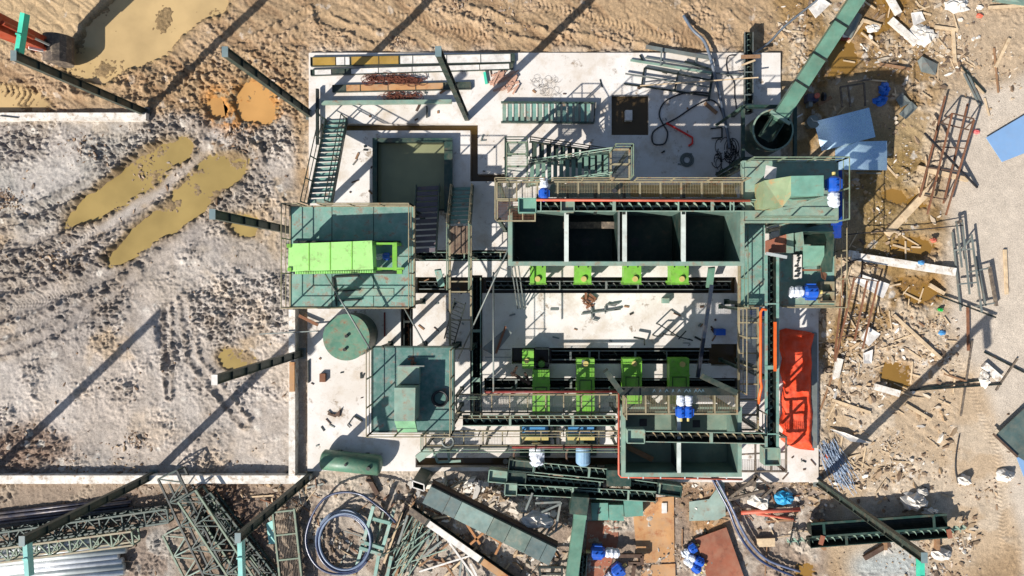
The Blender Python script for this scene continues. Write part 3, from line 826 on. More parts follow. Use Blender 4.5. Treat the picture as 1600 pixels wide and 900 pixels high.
mb.hexa([drop(tp[3], Z2), drop(tp[2], Z2), drop(tp[1], Z2), drop(tp[0], Z2)], [tp[3], tp[2], tp[1], tp[0]])
mb.build("hood", GREENP, ch)
mb = MB(); mb.add([tp[3], tp[2], f1, f0, drop(tp[3], Z2 + .9), drop(tp[2], Z2 + .9), drop(f1, Z2 + .4), drop(f0, Z2 + .4)], [(3, 2, 1, 0), (4, 5, 6, 7), (0, 1, 5, 4), (1, 2, 6, 5), (2, 3, 7, 6), (3, 0, 4, 7)])
mb.build("front_sheet", LIMED if False else paint("pale_chute_green", C(128, 180, 138, .82), .45, 0, RUST, .15, .1), ch)
MB().pbox(621, 572, 655, 600, Z2 + .004, Z2 + .35).build("feed_plate", GREENP, ch)
mb = MB(); mb.bar(P(621, 572, Z2 + .4), P(663, 572, Z2 + .4), .05, .05); mb.build("cross_bar", GALVD, ch)
mb = MB(); c0 = P(688, 622, Z2)
for k in range(4):
    rr = .27 + .018 * k
    mb.tube([c0 + Vector((rr * math.cos(t_ * .196), rr * math.sin(t_ * .196), .045 + .045 * k)) for t_ in range(32)], .032, 6, closed=True)
solo(mb, "hose_coil", BLACK, "small black hose coil lying on the teal platform beside the chute", "hose", smooth=True)
mb = MB()
for i in range(5):
    p = P(643 + R.uniform(-4, 4), 560 + i * 3, Z2); a = R.uniform(0, 6)
    mb.bar(p + Vector((math.cos(a) * .12, math.sin(a) * .12, .03 + .03 * i)), p - Vector((math.cos(a) * .12, math.sin(a) * .12, -.03 - .03 * i)), .08, .04)
solo(mb, "scrap_pile", RUSTY, "little heap of rusty scrap near the back edge of the teal chute platform", "scrap")

# round tank
tk = thing("round_tank", "round green steel tank with a flat lid between the two teal platforms", "tank", P(558, 522, 0) + Vector((0, 0, SZ)))
zt = 1.85; c0 = P(541, 527, zt)
MB().cyl(c0, 1.0, SZ, zt - .03, 40).build("shell", GREEN, tk)
lido = MB().cyl(c0, 1.03, zt - .03, zt, 48).build("lid", paint("tank_lid_green", C(92, 140, 116, .80), .45, 0, RUST, .42, .2), tk)
for a, b in ((542, 525), (539, 546)):
    p = P(a, b, zt); MB().cyl(p, .07, zt, zt + .12, 12).build("nozzle", BLACK, lido)

# horizontal cylinder vessel at the slab's lower edge
hv = thing("horizontal_vessel", "green horizontal pressure vessel lying at the clay edge of the slab below the chute platform", "vessel", P(547, 722, .15))
a, b = P(506, 718, .62), P(592, 727, .62); u = (b - a).normalized(); mb = MB()
mb.tube([a - u * .14, a - u * .09, a, b, b + u * .09, b + u * .14], [.16, .34, .46, .46, .34, .16], 20); mb.build("shell", GREENP if False else paint("vessel_green", C(84, 128, 104, .82), .45, 0, C(50, 70, 60), .3, .15), hv, smooth=True)
for f in (.25, .75):
    q = a + (b - a) * f; MB().box(q.x - .08, q.y - .4, q.x + .08, q.y + .4, .1, .34).build("saddle", GREEN, hv)
q = a + (b - a) * .86; MB().tube([q, q + Vector((0, -.05, .56))], .09, 10).build("nozzle", GREEND, hv)
MB().tube([a + (b - a) * .45 + Vector((0, 0, .4)), a + (b - a) * .45 + Vector((0, 0, .52))], .06, 8).build("lifting_eye", BLACK, hv)

# ---------------------------------------------------------------- sump tank in the ground
sp = thing("sump_tank", "rectangular sunken steel sump filled with dark olive water", "sump tank", P(645, 275, 0))
p0, p1 = P(590, 330, 0), P(699, 223, 0); mb = MB(); t = .05
for bx in ((p0.x, p0.y, p0.x + t, p1.y), (p1.x - t, p0.y, p1.x, p1.y), (p0.x + t, p1.y - t, p1.x - t, p1.y), (p0.x + t, p0.y, p1.x - t, p0.y + t)):
    mb.box(*bx, -.75, .45)
mb.build("wall", GREEND, sp)
mb = MB()
for bx in ((p0.x - .12, p0.y - .12, p0.x + .08, p1.y + .12), (p1.x - .08, p0.y - .12, p1.x + .3, p1.y + .12), (p0.x + .08, p1.y - .08, p1.x - .08, p1.y + .12)):
    mb.box(*bx, .452, .50)
mb.build("rim", GREEN, sp)
MB().box(p0.x + t, p0.y + t, p1.x - t, p1.y - t, -.3, .06).build("water", WG, sp)

# stairs on the left
a = P(526, 187, SZ); b = P(500, 318, Z1); stair(a, Vector((b.x, b.y, b.z)), .92, 17, "long green steel stair from the slab up to the lime green machine's platform", treadm=TEAL, string=GREEN, rail=GREEN)
a = P(669, 290, .5); b = P(662, 396, 2.75); stair(a, b, 1.0, 12, "dark stair with grating treads rising from the sump beside the lime green machine's platform", treadm=GRAPH, string=GREEN, rail=GREEN, sides=(0, 0), tread_d=.30)
a = P(724, 292, SZ); b = P(719, 350, 2.0); stair(a, b, .88, 9, "short teal stair with railings rising to the planked walkway", treadm=TEAL, string=GREEN, rail=KHAKI, tread_d=.3)
wk = thing("plank_walkway", "narrow brown planked walkway at the head of the short teal stair", "walkway", P(720, 400, 0) + Vector((0, 0, SZ)))
mb = MB()
for i in range(6):
    x0 = 704 + i * 5.3; mb.pbox(x0, 353, x0 + 4.9, 396, 1.96, 2.0)
mb.build("planking", PLANKW, wk)
mb = MB()
for a in (703, 736): mb.bar(P(a, 352, 1.9), P(a, 548, 1.9), .08, .16)
for b in (396, 440, 456, 500, 545): mb.bar(P(703, b, 1.9), P(736, b, 1.9), .06, .1)
mb.build("bearer", KHAKI, wk)
for a in (703, 736): rail_mb([(a, 352), (a, 452)], 2.0).build("railing", RAILG, wk)
legs(wk, [(703, 398), (736, 398), (703, 545), (736, 545)], 1.86)
# thin ladder frame and stays
def ladder(a, b, wid, n, label, mat, z_up=(0, 0, 1), r=.025, name="steel_ladder"):
    a, b = Vector(a), Vector(b); u = (b - a).normalized(); s_ = u.cross(Vector(z_up)).normalized() * wid / 2
    root = thing(name, label, "ladder", (a + b) / 2)
    for sg in (-1, 1): MB().bar(a + s_ * sg, b + s_ * sg, r * 2, r * 2).build("rail", mat, root)
    for i in range(n):
        q = a + (b - a) * ((i + .5) / n); MB().tube([q - s_, q + s_], r * .7, 6).build("rung", mat, root)
    return root
ladder(P(719, 470, 2.9), P(702, 532, .3), .5, 10, "thin dark ladder leaning between the planked walkway and the slab", GREEND)
for pts, lab in (([(500, 415, 4.4), (578, 545, 4.2)], "thin grey stay bar slanting from the lime green machine to the chute platform"),
                 ([(802, 372, 4.6), (716, 560, 1.4)], "long pale stay bar slanting beside the open tanks over the vertical channel"),
                 ([(771, 425, 3.4), (771, 612, 3.4)], "thin straight blue grey pipe running down beside the vertical conveyor"),
                 ([(632, 482, 3.1), (665, 540, 3.1)], "short grey stay between the two teal platforms above the slab")):
    pipe("stay_bar", [(x, y, z) for x, y, z in pts], .035, GALVD, lab, "bar")
mb = MB()
for o in (0, .14, .3): mb.tube([P(797 , 402, 3.6) + Vector((o, 0, 0)), P(809, 482, .3) + Vector((o, 0, 0))], .03, 6)
solo(mb, "leaning_tubes", GALVD, "three thin grey tubes leaning together beside the grating end of the open tanks", "tubes")
# ---------------------------------------------------------------- open settling tanks (upper block)
PALEB = paint('pale_beam_paint', C(206, 214, 206, .84), .5, 0, RUST, .12, .08)
def open_tank(name, label, x0, y0, x1, y1, zt, zb, divs, floor_in, rimw=.16, hop=()):
    root = thing(name, label, "tank", P((x0 + x1) / 2, (y0 + y1) / 2, 0) + Vector((0, 0, SZ)))
    a, b = P(x0, y1, zt), P(x1, y0, zt); X0, Y0, X1, Y1 = a.x, a.y, b.x, b.y; t = .02
    for bx in ((X0, Y0, X0 + t, Y1), (X1 - t, Y0, X1, Y1), (X0 + t, Y1 - t, X1 - t, Y1), (X0 + t, Y0, X1 - t, Y0 + t)):
        MB().box(*bx, zb, zt).build("wall", TANKW, root)
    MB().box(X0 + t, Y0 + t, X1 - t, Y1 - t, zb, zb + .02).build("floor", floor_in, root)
    mb = MB(); r = rimw
    for bx in ((X0 - r, Y0 - r, X1 + r, Y0), (X0 - r, Y1, X1 + r, Y1 + r), (X0 - r, Y0, X0, Y1), (X1, Y0, X1 + r, Y1)):
        mb.box(*bx, zt - .1, zt + .006)
    mb.build("rim", GREENP, root)
    for px, wd in divs:
        q = P(px, y0, zt)
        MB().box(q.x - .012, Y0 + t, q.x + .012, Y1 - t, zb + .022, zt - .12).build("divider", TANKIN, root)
        MB().box(q.x - wd / 2, Y0 + .001, q.x + wd / 2, Y1 - .001, zt - .118, zt + .012).build("divider_beam", PALEB if wd > .1 else GALVD, root)
    for px, py in hop:
        q = P(px, py, zb + .02); mb = MB()
        MB().box(q.x - .16, q.y - .16, q.x + .16, q.y + .16, zb + .021, zb + .03).build("outlet", BLACK, root)
    n = max(3, int((X1 - X0) / 2.2)); mb = MB()
    for i in range(n + 1):
        for y in (Y0 + .08, Y1 - .08):
            x = X0 + .08 + (X1 - X0 - .16) * i / n
            MB().isec((x, y, SZ), (x, y, zb), .16, .16, .02, (1, 0, 0)).build("leg", GREEN, root)
    return root
ZT, ZW = 5.0, 5.6
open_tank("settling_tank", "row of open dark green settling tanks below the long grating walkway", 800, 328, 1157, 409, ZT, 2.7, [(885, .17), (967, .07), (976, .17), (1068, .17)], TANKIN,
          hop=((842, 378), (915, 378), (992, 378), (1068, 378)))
mb = MB().bar(P(880, 352, 3.4), P(960, 352, 3.4), .28, .08)
solo(mb, "timber_plank", DIRTST, "dull board lying inside the second open settling tank", "plank")
# tarpaulin/launder plates seen through the grating
mb = MB().prism([P(862, 287, 4.9), P(985, 288, 4.9), P(985, 308, 4.7), P(852, 308, 4.7)], .04)
solo(mb, "launder_cover", GREENP, "sloping green cover plate seen through the upper walkway grating", "cover")
mb = MB().prism([P(985, 289, 4.9), P(1146, 288, 4.9), P(1152, 308, 4.7), P(985, 308, 4.7)], .04)
solo(mb, "launder_cover", OCHW, "cover plate stained with ochre mud seen through the upper walkway grating", "cover")

# upper walkway
wk = thing("grating_walkway", "long grating walkway with khaki rails along the top of the settling tanks", "walkway", P(970, 298, 0) + Vector((0, 0, SZ)))
grating_mb(776, 284, 1160, 311, ZW).build("grating", KHAKI, wk)
frame_mb(775, 283, 1161, 312, ZW + .01, .06, .16, 12).build("frame", KHAKI, wk)
grating_mb(777, 313, 836, 345, ZW, along='y').build("grating", RUSTY, wk)
frame_mb(776, 312.4, 837, 346, ZW + .005, .05, .14, 3).build("frame", KHAKI, wk)
rail_mb([(776, 345), (776, 284), (850, 284)], ZW, r=.02).build("railing", KHAKI, wk)
rail_mb([(862, 284), (955, 284)], ZW, r=.02).build("railing", KHAKI, wk)
rail_mb([(990, 284), (1160, 284)], ZW, r=.02).build("railing", KHAKI, wk)
legs(wk, [(779, 287), (880, 287), (980, 287), (1080, 287), (779, 343), (1155, 287)], ZW - .12, wd=.14)
conveyor(P(838, 321, 5.75), P(1190, 321, 5.75), .40, .5, "long screw conveyor running along the tops of the settling tanks", straps=((.02, .04), (.345, .13), (.63, .06), (.78, .12), (.86, .05), (.875, .05)), rim=GREENP,
         endbox=((-.68, -.02, .04, paint("end_box_green", C(122, 166, 148, .78), .45, 0, RUST, .12, .08)), (.95, 1.45, -.01, GREENP)), pitch=.36)
pipe("red_pipe", [(838, 312.5, 5.85), (1172, 313.5, 5.85)], .05, REDP, "thin red pipe running beside the upper screw conveyor")
geared_motor(P(850, 296, ZW), (0, -1), .8, .17, "upright looking blue motor wrapped in white plastic on the upper walkway", shaft=BLUE)
mb = MB()
for a in (887, 930, 975, 1068): mb.bar(P(a, 290, 5.3), P(a, 335, 5.3), .12, .1)
solo(mb, "cross_beams", GREEND, "row of dark cross beams under the upper walkway bridging the settling tanks", "beams")
mb = MB().tube([P(960, 298, 5.62), P(960, 298, 5.9)], .09, 12); solo(mb, "pipe_stub", BLACK, "short black pipe stub standing on the upper walkway", "pipe")

# double flight stair on the north side
a = P(947, 254, .3); b = P(829, 235, 2.75); a.y = b.y = (a.y + b.y) / 2
stair(a, b, .78, 11, "lower shaded flight of the switchback stair, under its north rail", treadm=GREEN, rail=GREEND)
ld = thing("stair_landing", "grating landing with rails at the turn of the switchback stair", "landing", P(808, 250, 0) + Vector((0, 0, SZ)))
grating_mb(791, 222, 824, 278, 2.8, along='y').build("grating", GREENP, ld); frame_mb(790, 221, 825, 279, 2.82, .06, .16, -3).build("frame", RAILG, ld)
rail_mb([(824, 222), (791, 222), (791, 278)], 2.8).build("railing", GREEN, ld); legs(ld, [(792, 224), (823, 224), (792, 277), (823, 277)], 2.68, wd=.12)
a = P(827, 268, 2.85); b = P(952, 259, ZW - .1); a.y = b.y = (a.y + b.y) / 2 - .05
stair(a, b, .86, 13, "upper pale green flight of the switchback stair leading to the grating landing", treadm=paint("stair_green", C(116, 152, 136, .76), .45, 0, RUST, .12, .12), rail=GREENP, tread_d=.34)
ld = thing("stair_landing", "grating landing with pale rails at the head of the switchback stair", "landing", P(970, 255, 0) + Vector((0, 0, SZ)))
grating_mb(954, 233, 984, 280, ZW, along='y').build("grating", GALVD, ld); frame_mb(953, 232, 985, 281, ZW + .02, .07, .16, -2).build("frame", KHAKI, ld)
rail_mb([(958, 233), (984, 233), (984, 280)], ZW).build("railing", RAILG, ld); legs(ld, [(955, 234), (983, 234), (955, 279), (983, 279)], ZW - .12, wd=.12)

# ---------------------------------------------------------------- tower platform, upper right
Z3 = 5.5
pl = thing("steel_platform", "high green platform of the corner tower with a rusty stained hopper and a blue motor", "platform", P(1235, 300, 0) + Vector((0, 0, SZ)))
MB().pbox(1161, 252, 1309, 347, Z3 - .1, Z3).build("deck", GREENP, pl)
frame_mb(1160, 251, 1310, 348, Z3 + .02, .07, .26).build("edge_beam", GREENP, pl)
rail_mb([(1166, 253), (1308, 253), (1308, 346)], Z3).build("railing", RAILG, pl)
rail_mb([(1180, 342), (1284, 342)], Z3).build("railing", RAILG, pl)
legs(pl, [(1165, 256), (1235, 256), (1305, 256), (1165, 342), (1235, 342), (1305, 342), (1305, 300)], Z3 - .1, wd=.2)
hp = thing("feed_hopper", "large pale green feed hopper with rust stains on the tower platform", "hopper", P(1240, 295, Z3))
zh = Z3 + 1.3
mb = MB(); tp = [(1236, 306), (1287, 306), (1287, 274), (1236, 275)]
mb.hexa([drop(P(a, b, zh), Z3) for a, b in tp], [P(a, b, zh) for a, b in tp]); mb.build("body", paint("hopper_green", C(120, 168, 148, .78), .42, 0, RUST, .22, .06), hp)
mb = MB(); tp = [(1192, 324), (1222, 324), (1236, 306), (1236, 275), (1194, 282)]
pts = [P(a, b, zh - (.18 if a < 1230 else 0)) for a, b in tp]; low = [drop(p, Z3) for p in pts]
mb.add(low + pts, [(4, 3, 2, 1, 0), (5, 6, 7, 8, 9)] + [(i, (i + 1) % 5, 5 + (i + 1) % 5, 5 + i) for i in range(5)]); mb.build("side_box", paint("hopper_rusty_green", C(150, 170, 128, .8), .55, 0, C(182, 130, 80), .5, .15, scale=.8), hp)
mb = MB(); pts = [P(1222, 324, zh - .2), P(1287, 307, zh), P(1287, 312, zh - .5), P(1226, 330, zh - .7)]
mb.prism(pts, .03); mb.build("skirt_plate", GREENP, hp)
mb = MB().prism([P(1194, 279, Z3 + .55), P(1212, 281, Z3 + .55), P(1214, 262, Z3 + .5), P(1197, 258, Z3 + .5)], .02)
solo(mb, "white_board", WHITE, "white board standing on the tower platform next to the rusty stained hopper", "board")
geared_motor(P(1298, 300, Z3 + .55), (0, 1), 1.15, .23, "blue motor half wrapped in white plastic beside the tower hopper")
mb = MB(); mb.pbox(1301, 266, 1316, 352, Z3 - .5, Z3 - .35)
mb.bar(P(1262, 345, 4.4), P(1312, 340, 4.4), .2, .2); mb.bar(P(1308, 345, 4.2), P(1308, 372, 4.2), .25, .2)
solo(mb, "blue_steelwork", paint("deep_blue_frame", C(18, 66, 160, .8), .4, 0, None, 0, .06), "deep blue steel frame hanging outside the rail of the tower platform", "frame")

# drum and long duct
dr = thing("mixing_drum", "open round dark green drum on a square steel stand", "drum", P(1208, 205, 0) + Vector((0, 0, SZ)))
c0 = P(1208, 203, 2.3); mb = MB(); n = 40
for r0, r1, z0, z1 in ((.88, .88, .6, 2.3), (.83, .83, 2.3, .66)): mb.cyl(c0, r0, z0, z1, n, r1, caps=False)
mb.cyl(c0, .86, .58, .62, n); mb.build("shell", GREEN, dr)
mb = MB(); vs_ = []; 
for rr, zz in ((.83, 2.30), (.90, 2.30), (.90, 2.24), (.88, 2.24)): vs_ += [(c0.x + rr * math.cos(2 * math.pi * k / n), c0.y + rr * math.sin(2 * math.pi * k / n), zz) for k in range(n)]
mb.add(vs_, [(i * n + k, (i + 1) * n + k, (i + 1) * n + (k + 1) % n, i * n + (k + 1) % n) for i in range(3) for k in range(n)]); mb.build("rim", GREENP, dr)
mb = MB(); s = 1.15
for (dx, dy) in ((-s, -s), (s, -s), (s, s), (-s, s)): mb.box(c0.x + dx - .08, c0.y + dy - .08, c0.x + dx + .08, c0.y + dy + .08, SZ, 1.7)
for (x0, y0, x1, y1) in ((-s, -s, s, -s), (-s, s, s, s), (-s, -s, -s, s), (s, -s, s, s)): mb.bar((c0.x + x0, c0.y + y0, 1.75), (c0.x + x1, c0.y + y1, 1.75), .14, .16)
mb.build("stand", GREEN, dr)
for dy, lab in ((-s, ""), (s, "")):
    MB().bar((c0.x - s, c0.y + dy, 1.7), (c0.x - s - .75, c0.y + dy - .45, SZ), .12, .12).build("brace", GREEN, dr)
dc = thing("conveyor_duct", "long straight green box duct rising from the drum past the top edge of the photo", "duct", P(1200, 215, 2.0))
a, b = P(1196, 216, 2.55), P(1362, -38, 3.3); u = (b - a).normalized()
MB().bar(a + u * .9, b, .60, .5).build("casing", DUCT, dc)
mb = MB(); n_ = Vector((-u.y, u.x, 0)).normalized()
for sg in (-1, 1): mb.bar(a + n_ * sg * .28, a + u * .9 + n_ * sg * .28, .04, .5)
mb.bar(a - Vector((0, 0, .23)), a + u * .9 - Vector((0, 0, .23)), .56, .04); mb.build("open_end", GREEN, dc)
L = (b - a).length
for f in (.33, .5, .70, .9):
    q = a + u * L * f; MB().bar(q - u * .035, q + u * .035, .72, .60).build("flange", GREEND, dc)
MB().bar(a + u * .95 - n_ * .5 + Vector((0, 0, .28)), a + u * .95 + n_ * .5 + Vector((0, 0, .28)), .14, .08).build("clamp", GREENP, dc)

# trough standing at the top right of the slab
conveyor(P(1170, 50, .75), P(1170, 176, .75), .34, .4, "dark conveyor trough lying across the slab's edge above the drum", straps=((.5, .05), (.78, .06), (.9, .05)), pitch=.25, rim=GALVD)
mb = MB().bar(P(1158, 89, .95), P(1188, 88, .95), .16, .05); solo(mb, "timber_plank", TIMBERD, "short reddish board across the trough at the slab's edge above the drum", "plank")
mb = MB().bar(P(1159, 102, .95), P(1180, 94, .95), .08, .05); solo(mb, "timber_plank", TIMBER, "pale lath laid askew across the trough at the slab's edge above the drum", "plank")

# ---------------------------------------------------------------- middle right platform
Z4 = 2.7
pl = thing("steel_platform", "green platform with chutes and a blue motor between the settling tanks and the mud", "platform", P(1230, 415, 0) + Vector((0, 0, SZ)))
MB().pbox(1157, 350, 1195, 477, Z4 - .1, Z4).build("deck", TEAL, pl)
MB().pbox(1219, 350, 1304, 440, Z4 - .1, Z4).build("deck", TEAL, pl)
MB().pbox(1219, 440, 1304, 477, Z4 - .103, Z4 - .003).build("deck", GREENP, pl)
frame_mb(1155, 348, 1306, 479, Z4 + .02, .06, .24).build("edge_beam", KHAKI, pl)
rail_mb([(1306, 350), (1306, 479), (1222, 479)], Z4).build("railing", KHAKI, pl)
rail_mb([(1157, 478), (1157, 350)], Z4).build("railing", RAILG, pl)
legs(pl, [(1160, 354), (1230, 354), (1302, 354), (1160, 474), (1230, 474), (1302, 474)], Z4 - .1)
cx_ = thing("feed_box", "green steel feed box with a sloping floor under the corner tower", "feed box", P(1270, 395, Z4))
def vplate(p0, p1, z0, z1, nm, mat, root, th=.03):
    mb = MB(); a, b = P(*p0, z1), P(*p1, z1); mb.bar(drop(a, (z0 + z1) / 2), drop(b, (z0 + z1) / 2), th, z1 - z0); return mb.build(nm, mat, root)
zk = Z4 + 1.5
vplate((1254, 362), (1304, 362), Z4, zk, "side_plate", GREEN, cx_); vplate((1304, 362), (1300, 425), Z4, zk, "side_plate", GREEN, cx_)
vplate((1254, 362), (1256, 384), Z4, zk, "side_plate", GREENP, cx_)
mb = MB().prism([P(1255, 418, Z4 + .35), P(1288, 414, Z4 + .35), P(1288, 384, Z4 + 1.0), P(1255, 384, Z4 + 1.0)], .03); mb.build("sloping_floor", paint("chute_green", C(116, 160, 140, .78), .42, 0, RUST, .15, .08), cx_)
mb = MB().prism([P(1256, 382, Z4 + 1.0), P(1288, 382, Z4 + 1.0), P(1296, 366, Z4 + .6), P(1254, 366, Z4 + .6)], .03); mb.build("back_plate", GREEN, cx_)
mb = MB().bar(P(1254, 422, Z4 + .45), P(1286, 422, Z4 + .45), .08, .06); mb.build("lip", RUSTY, cx_)
bx = thing("transfer_box", "small transfer box with a rusty lid beside the vertical conveyor", "box", P(1228, 380, Z4))
mb = MB(); t4 = [(1203, 394), (1229, 394), (1229, 366), (1203, 375)]; mb.hexa([drop(P(a, b, Z4 + .7), Z4 + .1) for a, b in t4], [P(a, b, Z4 + .7) for a, b in t4]); mb.build("lid", RUSTY if False else paint("rusty_lid", C(160, 98, 76, .85), .7, 0, RUST, .4, .1), bx)
mb = MB(); t4 = [(1229.2, 395), (1240, 395), (1240, 364), (1229.2, 366)]; mb.hexa([drop(P(a, b, Z4 + .75), Z4 + .1) for a, b in t4], [P(a, b, Z4 + .75) for a, b in t4]); mb.build("cheek", GREENP, bx)
MB().bar(P(1197, 396, Z4 + 1.4), P(1229, 402, Z4 + 1.4), .12, .12).build("cross_bar", GALV, bx)
mb = MB().pbox(1240, 398, 1253, 436, Z4 + .004, Z4 + .18); solo(mb, "tool_tray", WHITE, "pale tray cluttered with tools beside the feed box", "tray")
mb = MB()
for i in range(9): mb.pbox(1241 + R.uniform(0, 6), 399 + i * 4, 1245 + R.uniform(2, 8), 401 + i * 4, Z4 + .184, Z4 + .24)
solo(mb, "hand_tools", GREEND, "dark hand tools scattered on the pale tray beside the feed box", "tools")
geared_motor(P(1252, 456, Z4 + .15), (1, 0), 1.2, .28, "big blue motor with white plastic wrapped end on the platform beside the feed box")
mb = MB(); fz = Z4 + .3
for (a, b, c, d) in ((1282, 440, 1304, 444), (1282, 470, 1304, 474), (1282, 444, 1285, 470), (1301, 444, 1304, 470), (1285, 455, 1301, 459)): mb.pbox(a, b, c, d, Z4 + .01, fz)
solo(mb, "motor_plinth", KHAKI, "khaki steel base frame with two dark openings beside the big blue motor", "frame")
mb = MB(); pr = R
pts = [P(1282, 418, Z4 + .5), P(1292, 428, Z4 + .45), P(1290, 438, Z4 + .5), P(1284, 434, Z4 + .6)]
solo(mb.prism(pts, .04), "rusty_flap", RUSTY, "small rust orange flap at the mouth of the green feed box", "plate")

conveyor(P(1206, 398, 3.9), P(1206, 699, 3.9), .36, .5, "long vertical running screw conveyor beside the orange tarpaulin", straps=((.255, .06), (.585, .16), (.93, .05)), rim=TEAL, wide=.11,
         endbox=((7.95, 8.65, .03, GREENP),), pitch=.3, supports=(.35, .65, .95))
mb = MB().bar(P(1211, 503, 4.05), P(1211, 580, 4.05), .11, .08); solo(mb, "orange_bar", ORANGE, "short bright orange bar lying along the vertical conveyor's rim", "bar")
wk = thing("grating_walkway", "narrow grating walkway beside the orange pipe above the blue box", "walkway", P(1170, 570, 0) + Vector((0, 0, SZ)))
grating_mb(1155, 481, 1185, 672, 3.3, along='y').build("grating", GALVD, wk); frame_mb(1154, 480, 1186, 673, 3.32, .06, .16, -8).build("frame", KHAKI, wk)
rail_mb([(1155, 481), (1155, 610)], 3.3).build("railing", KHAKI, wk); rail_mb([(1185, 640), (1185, 672), (1155, 672)], 3.3).build("railing", DIRTST, wk)
legs(wk, [(1156, 483), (1184, 483), (1156, 575), (1184, 575), (1156, 670), (1184, 670)], 3.16, wd=.13)
pipe("orange_pipe", [(1198, 484, 4.0), (1191, 483, 4.0), (1188.5, 488, 4.0), (1188.5, 596, 4.0), (1190, 604, 4.0), (1186, 622, 4.0), (1186, 630, 3.6)], .06, ORANGE, "orange pipe bending down beside the vertical conveyor")
fr = thing("access_stand", "brown angle iron access frame at the foot of the vertical conveyor", "frame", P(1192, 705, 0) + Vector((0, 0, SZ)))
frame_mb(1156, 682, 1230, 738, 2.2, .07, .08, 3).build("top_frame", DIRTST, fr)
mb = MB(); mb.bar(P(1157, 710, 2.15), P(1229, 706, 2.15), .06, .06); mb.build("tie_bar", DIRTST, fr)
grating_mb(1157, 718, 1229, 736, 2.12).build("grating", DIRTST, fr)
legs(fr, [(1157, 684), (1229, 684), (1157, 737), (1229, 737)], 2.1, wd=.1, mat=DIRTST)
# ---------------------------------------------------------------- lower tank block
ZL = 4.2
open_tank("settling_tank", "pair of open settling tanks at the bottom of the plant inside a red pipe loop", 977, 642, 1153, 739, ZL, 2.6, [(1061, .15)], paint("tank_floor_green", C(120, 142, 126, .78), .55, 0, C(90, 108, 100), .3, .15),
          hop=((1005, 660), (1088, 662)))
mb = MB().bar(P(978, 697, 2.9), P(1020, 718, 2.9), .22, .06); solo(mb, "timber_plank", TIMBERD, "grey brown board lying inside the lower tank pair", "plank")
wk = thing("grating_walkway", "grating walkway carrying two blue motors over the lower tank pair", "walkway", P(1060, 632, 0) + Vector((0, 0, SZ)))
grating_mb(974, 616, 1152, 647, ZL + .15).build("grating", KHAKI, wk); frame_mb(973, 615, 1153, 648, ZL + .16, .06, .16, 5).build("frame", KHAKI, wk)
rail_mb([(974, 647), (974, 616)], ZL + .15).build("railing", KHAKI, wk)
legs(wk, [(976, 618), (1150, 618)], ZL, wd=.14)
mb = MB(); mb.bar(P(968, 611, ZL + .35), P(1150, 611, ZL + .35), .30, .34)
bm = solo(mb, "box_beam", GREEND, "long dark box beam with pale chalk scribbles above the lower green jigs", "beam")
mb = MB(); zz = ZL + .52
x = 1020
for wd_ in (4, 3, 5, 3, 4, 6, 3, 4, 5, 4):
    mb.bar(P(x, 613, zz), P(x + wd_ * .5, 609, zz), .018, .006); mb.bar(P(x + wd_ * .5, 608, zz), P(x + wd_, 612, zz), .018, .006); x += wd_ + R.choice([1, 1.5, 6])
c_ = mb.build("chalk_marks", paint("pale_chalk", C(96, 124, 142, .7), .8, 0, None, 0, 0), bm)
c_.parent = bm; c_.matrix_parent_inverse = Matrix.Translation(-bm.location) @ Matrix.Identity(4) if False else Matrix.Identity(4)
for a, b, lab in (((946, 579, 5.1), (970, 612, ZL + .5), "dark brace where the red pipe meets the dark box beam"), ((1097, 588, 5.1), (1150, 613, ZL + .5), "dark brace where the grating walkway meets the dark box beam")):
    solo(MB().bar(P(*a), P(*b), .22, .2), "brace", COLG, lab, "brace")
g = "twin motors over the lower tanks"
geared_motor(P(1062, 634, ZL + .16), (.04, -1), .95, .17, "first of the twin blue motors over the lower tanks, nearer the chalk's start", g)
geared_motor(P(1074, 634, ZL + .16), (-.02, -1), .95, .17, "second of the twin blue motors over the lower tanks, nearer the vertical conveyor", g)
conveyor(P(1008, 682, 4.55), P(1195, 685, 4.55), .38, .46, "screw conveyor crossing over the lower tank pair to the vertical conveyor", straps=((.55, .14),), endbox=((-.72, -.03, .04, GREENP),), rim=GREENP, flight=KHAKI, pitch=.36)
pipe("red_pipe", [(967, 614, 4.0), (967, 741, 4.0), (970, 745, 4.0), (1160, 749, 4.0)], .045, REDP, "red pipe running round two sides of the lower tank pair")
mb = MB()
for a in (982, 1005, 1032, 1070, 1090, 1135): mb.bar(P(a, 739, 4.15), P(a, 748, 4.1), .05, .05)
solo(mb, "pipe_clips", GALV, "pale pipe clips along the bottom rim of the lower tank pair", "clips")

# ---------------------------------------------------------------- lower left walkways
ZQ = 2.2
wk = thing("grating_walkway", "see-through grating walkway over the first two long jigs", "walkway", P(840, 632, 0) + Vector((0, 0, SZ)))
grating_mb(740, 617, 964, 645, ZQ, pitch=.06, bw=.006).build("grating", GALVD, wk); frame_mb(712, 616, 965, 646, ZQ + .01, .05, .14, 9).build("frame", KHAKI, wk)
rail_mb([(712, 646), (964, 646)], ZQ, r=.016).build("railing", KHAKI, wk)
rail_mb([(712, 617), (752, 617)], ZQ, r=.018).build("railing", RAILG, wk)
legs(wk, [(714, 618), (800, 618), (880, 618), (962, 618), (714, 644), (962, 644)], ZQ - .12, wd=.12)
solo(MB().tube([P(757, 612.5, ZQ + .2), P(968, 611.5, ZQ + .2)], .06, 8), "maroon_pipe", MAROON, "maroon pipe along the upper edge of the see-through walkway", "pipe", smooth=True)
conveyor(P(723, 657, 2.5), P(962, 657, 2.5), .40, .48, "screw conveyor between the see-through walkway and the pumps", straps=((.31, .1), (.565, .04), (.72, .1)), rim=GREENP, pitch=.36)
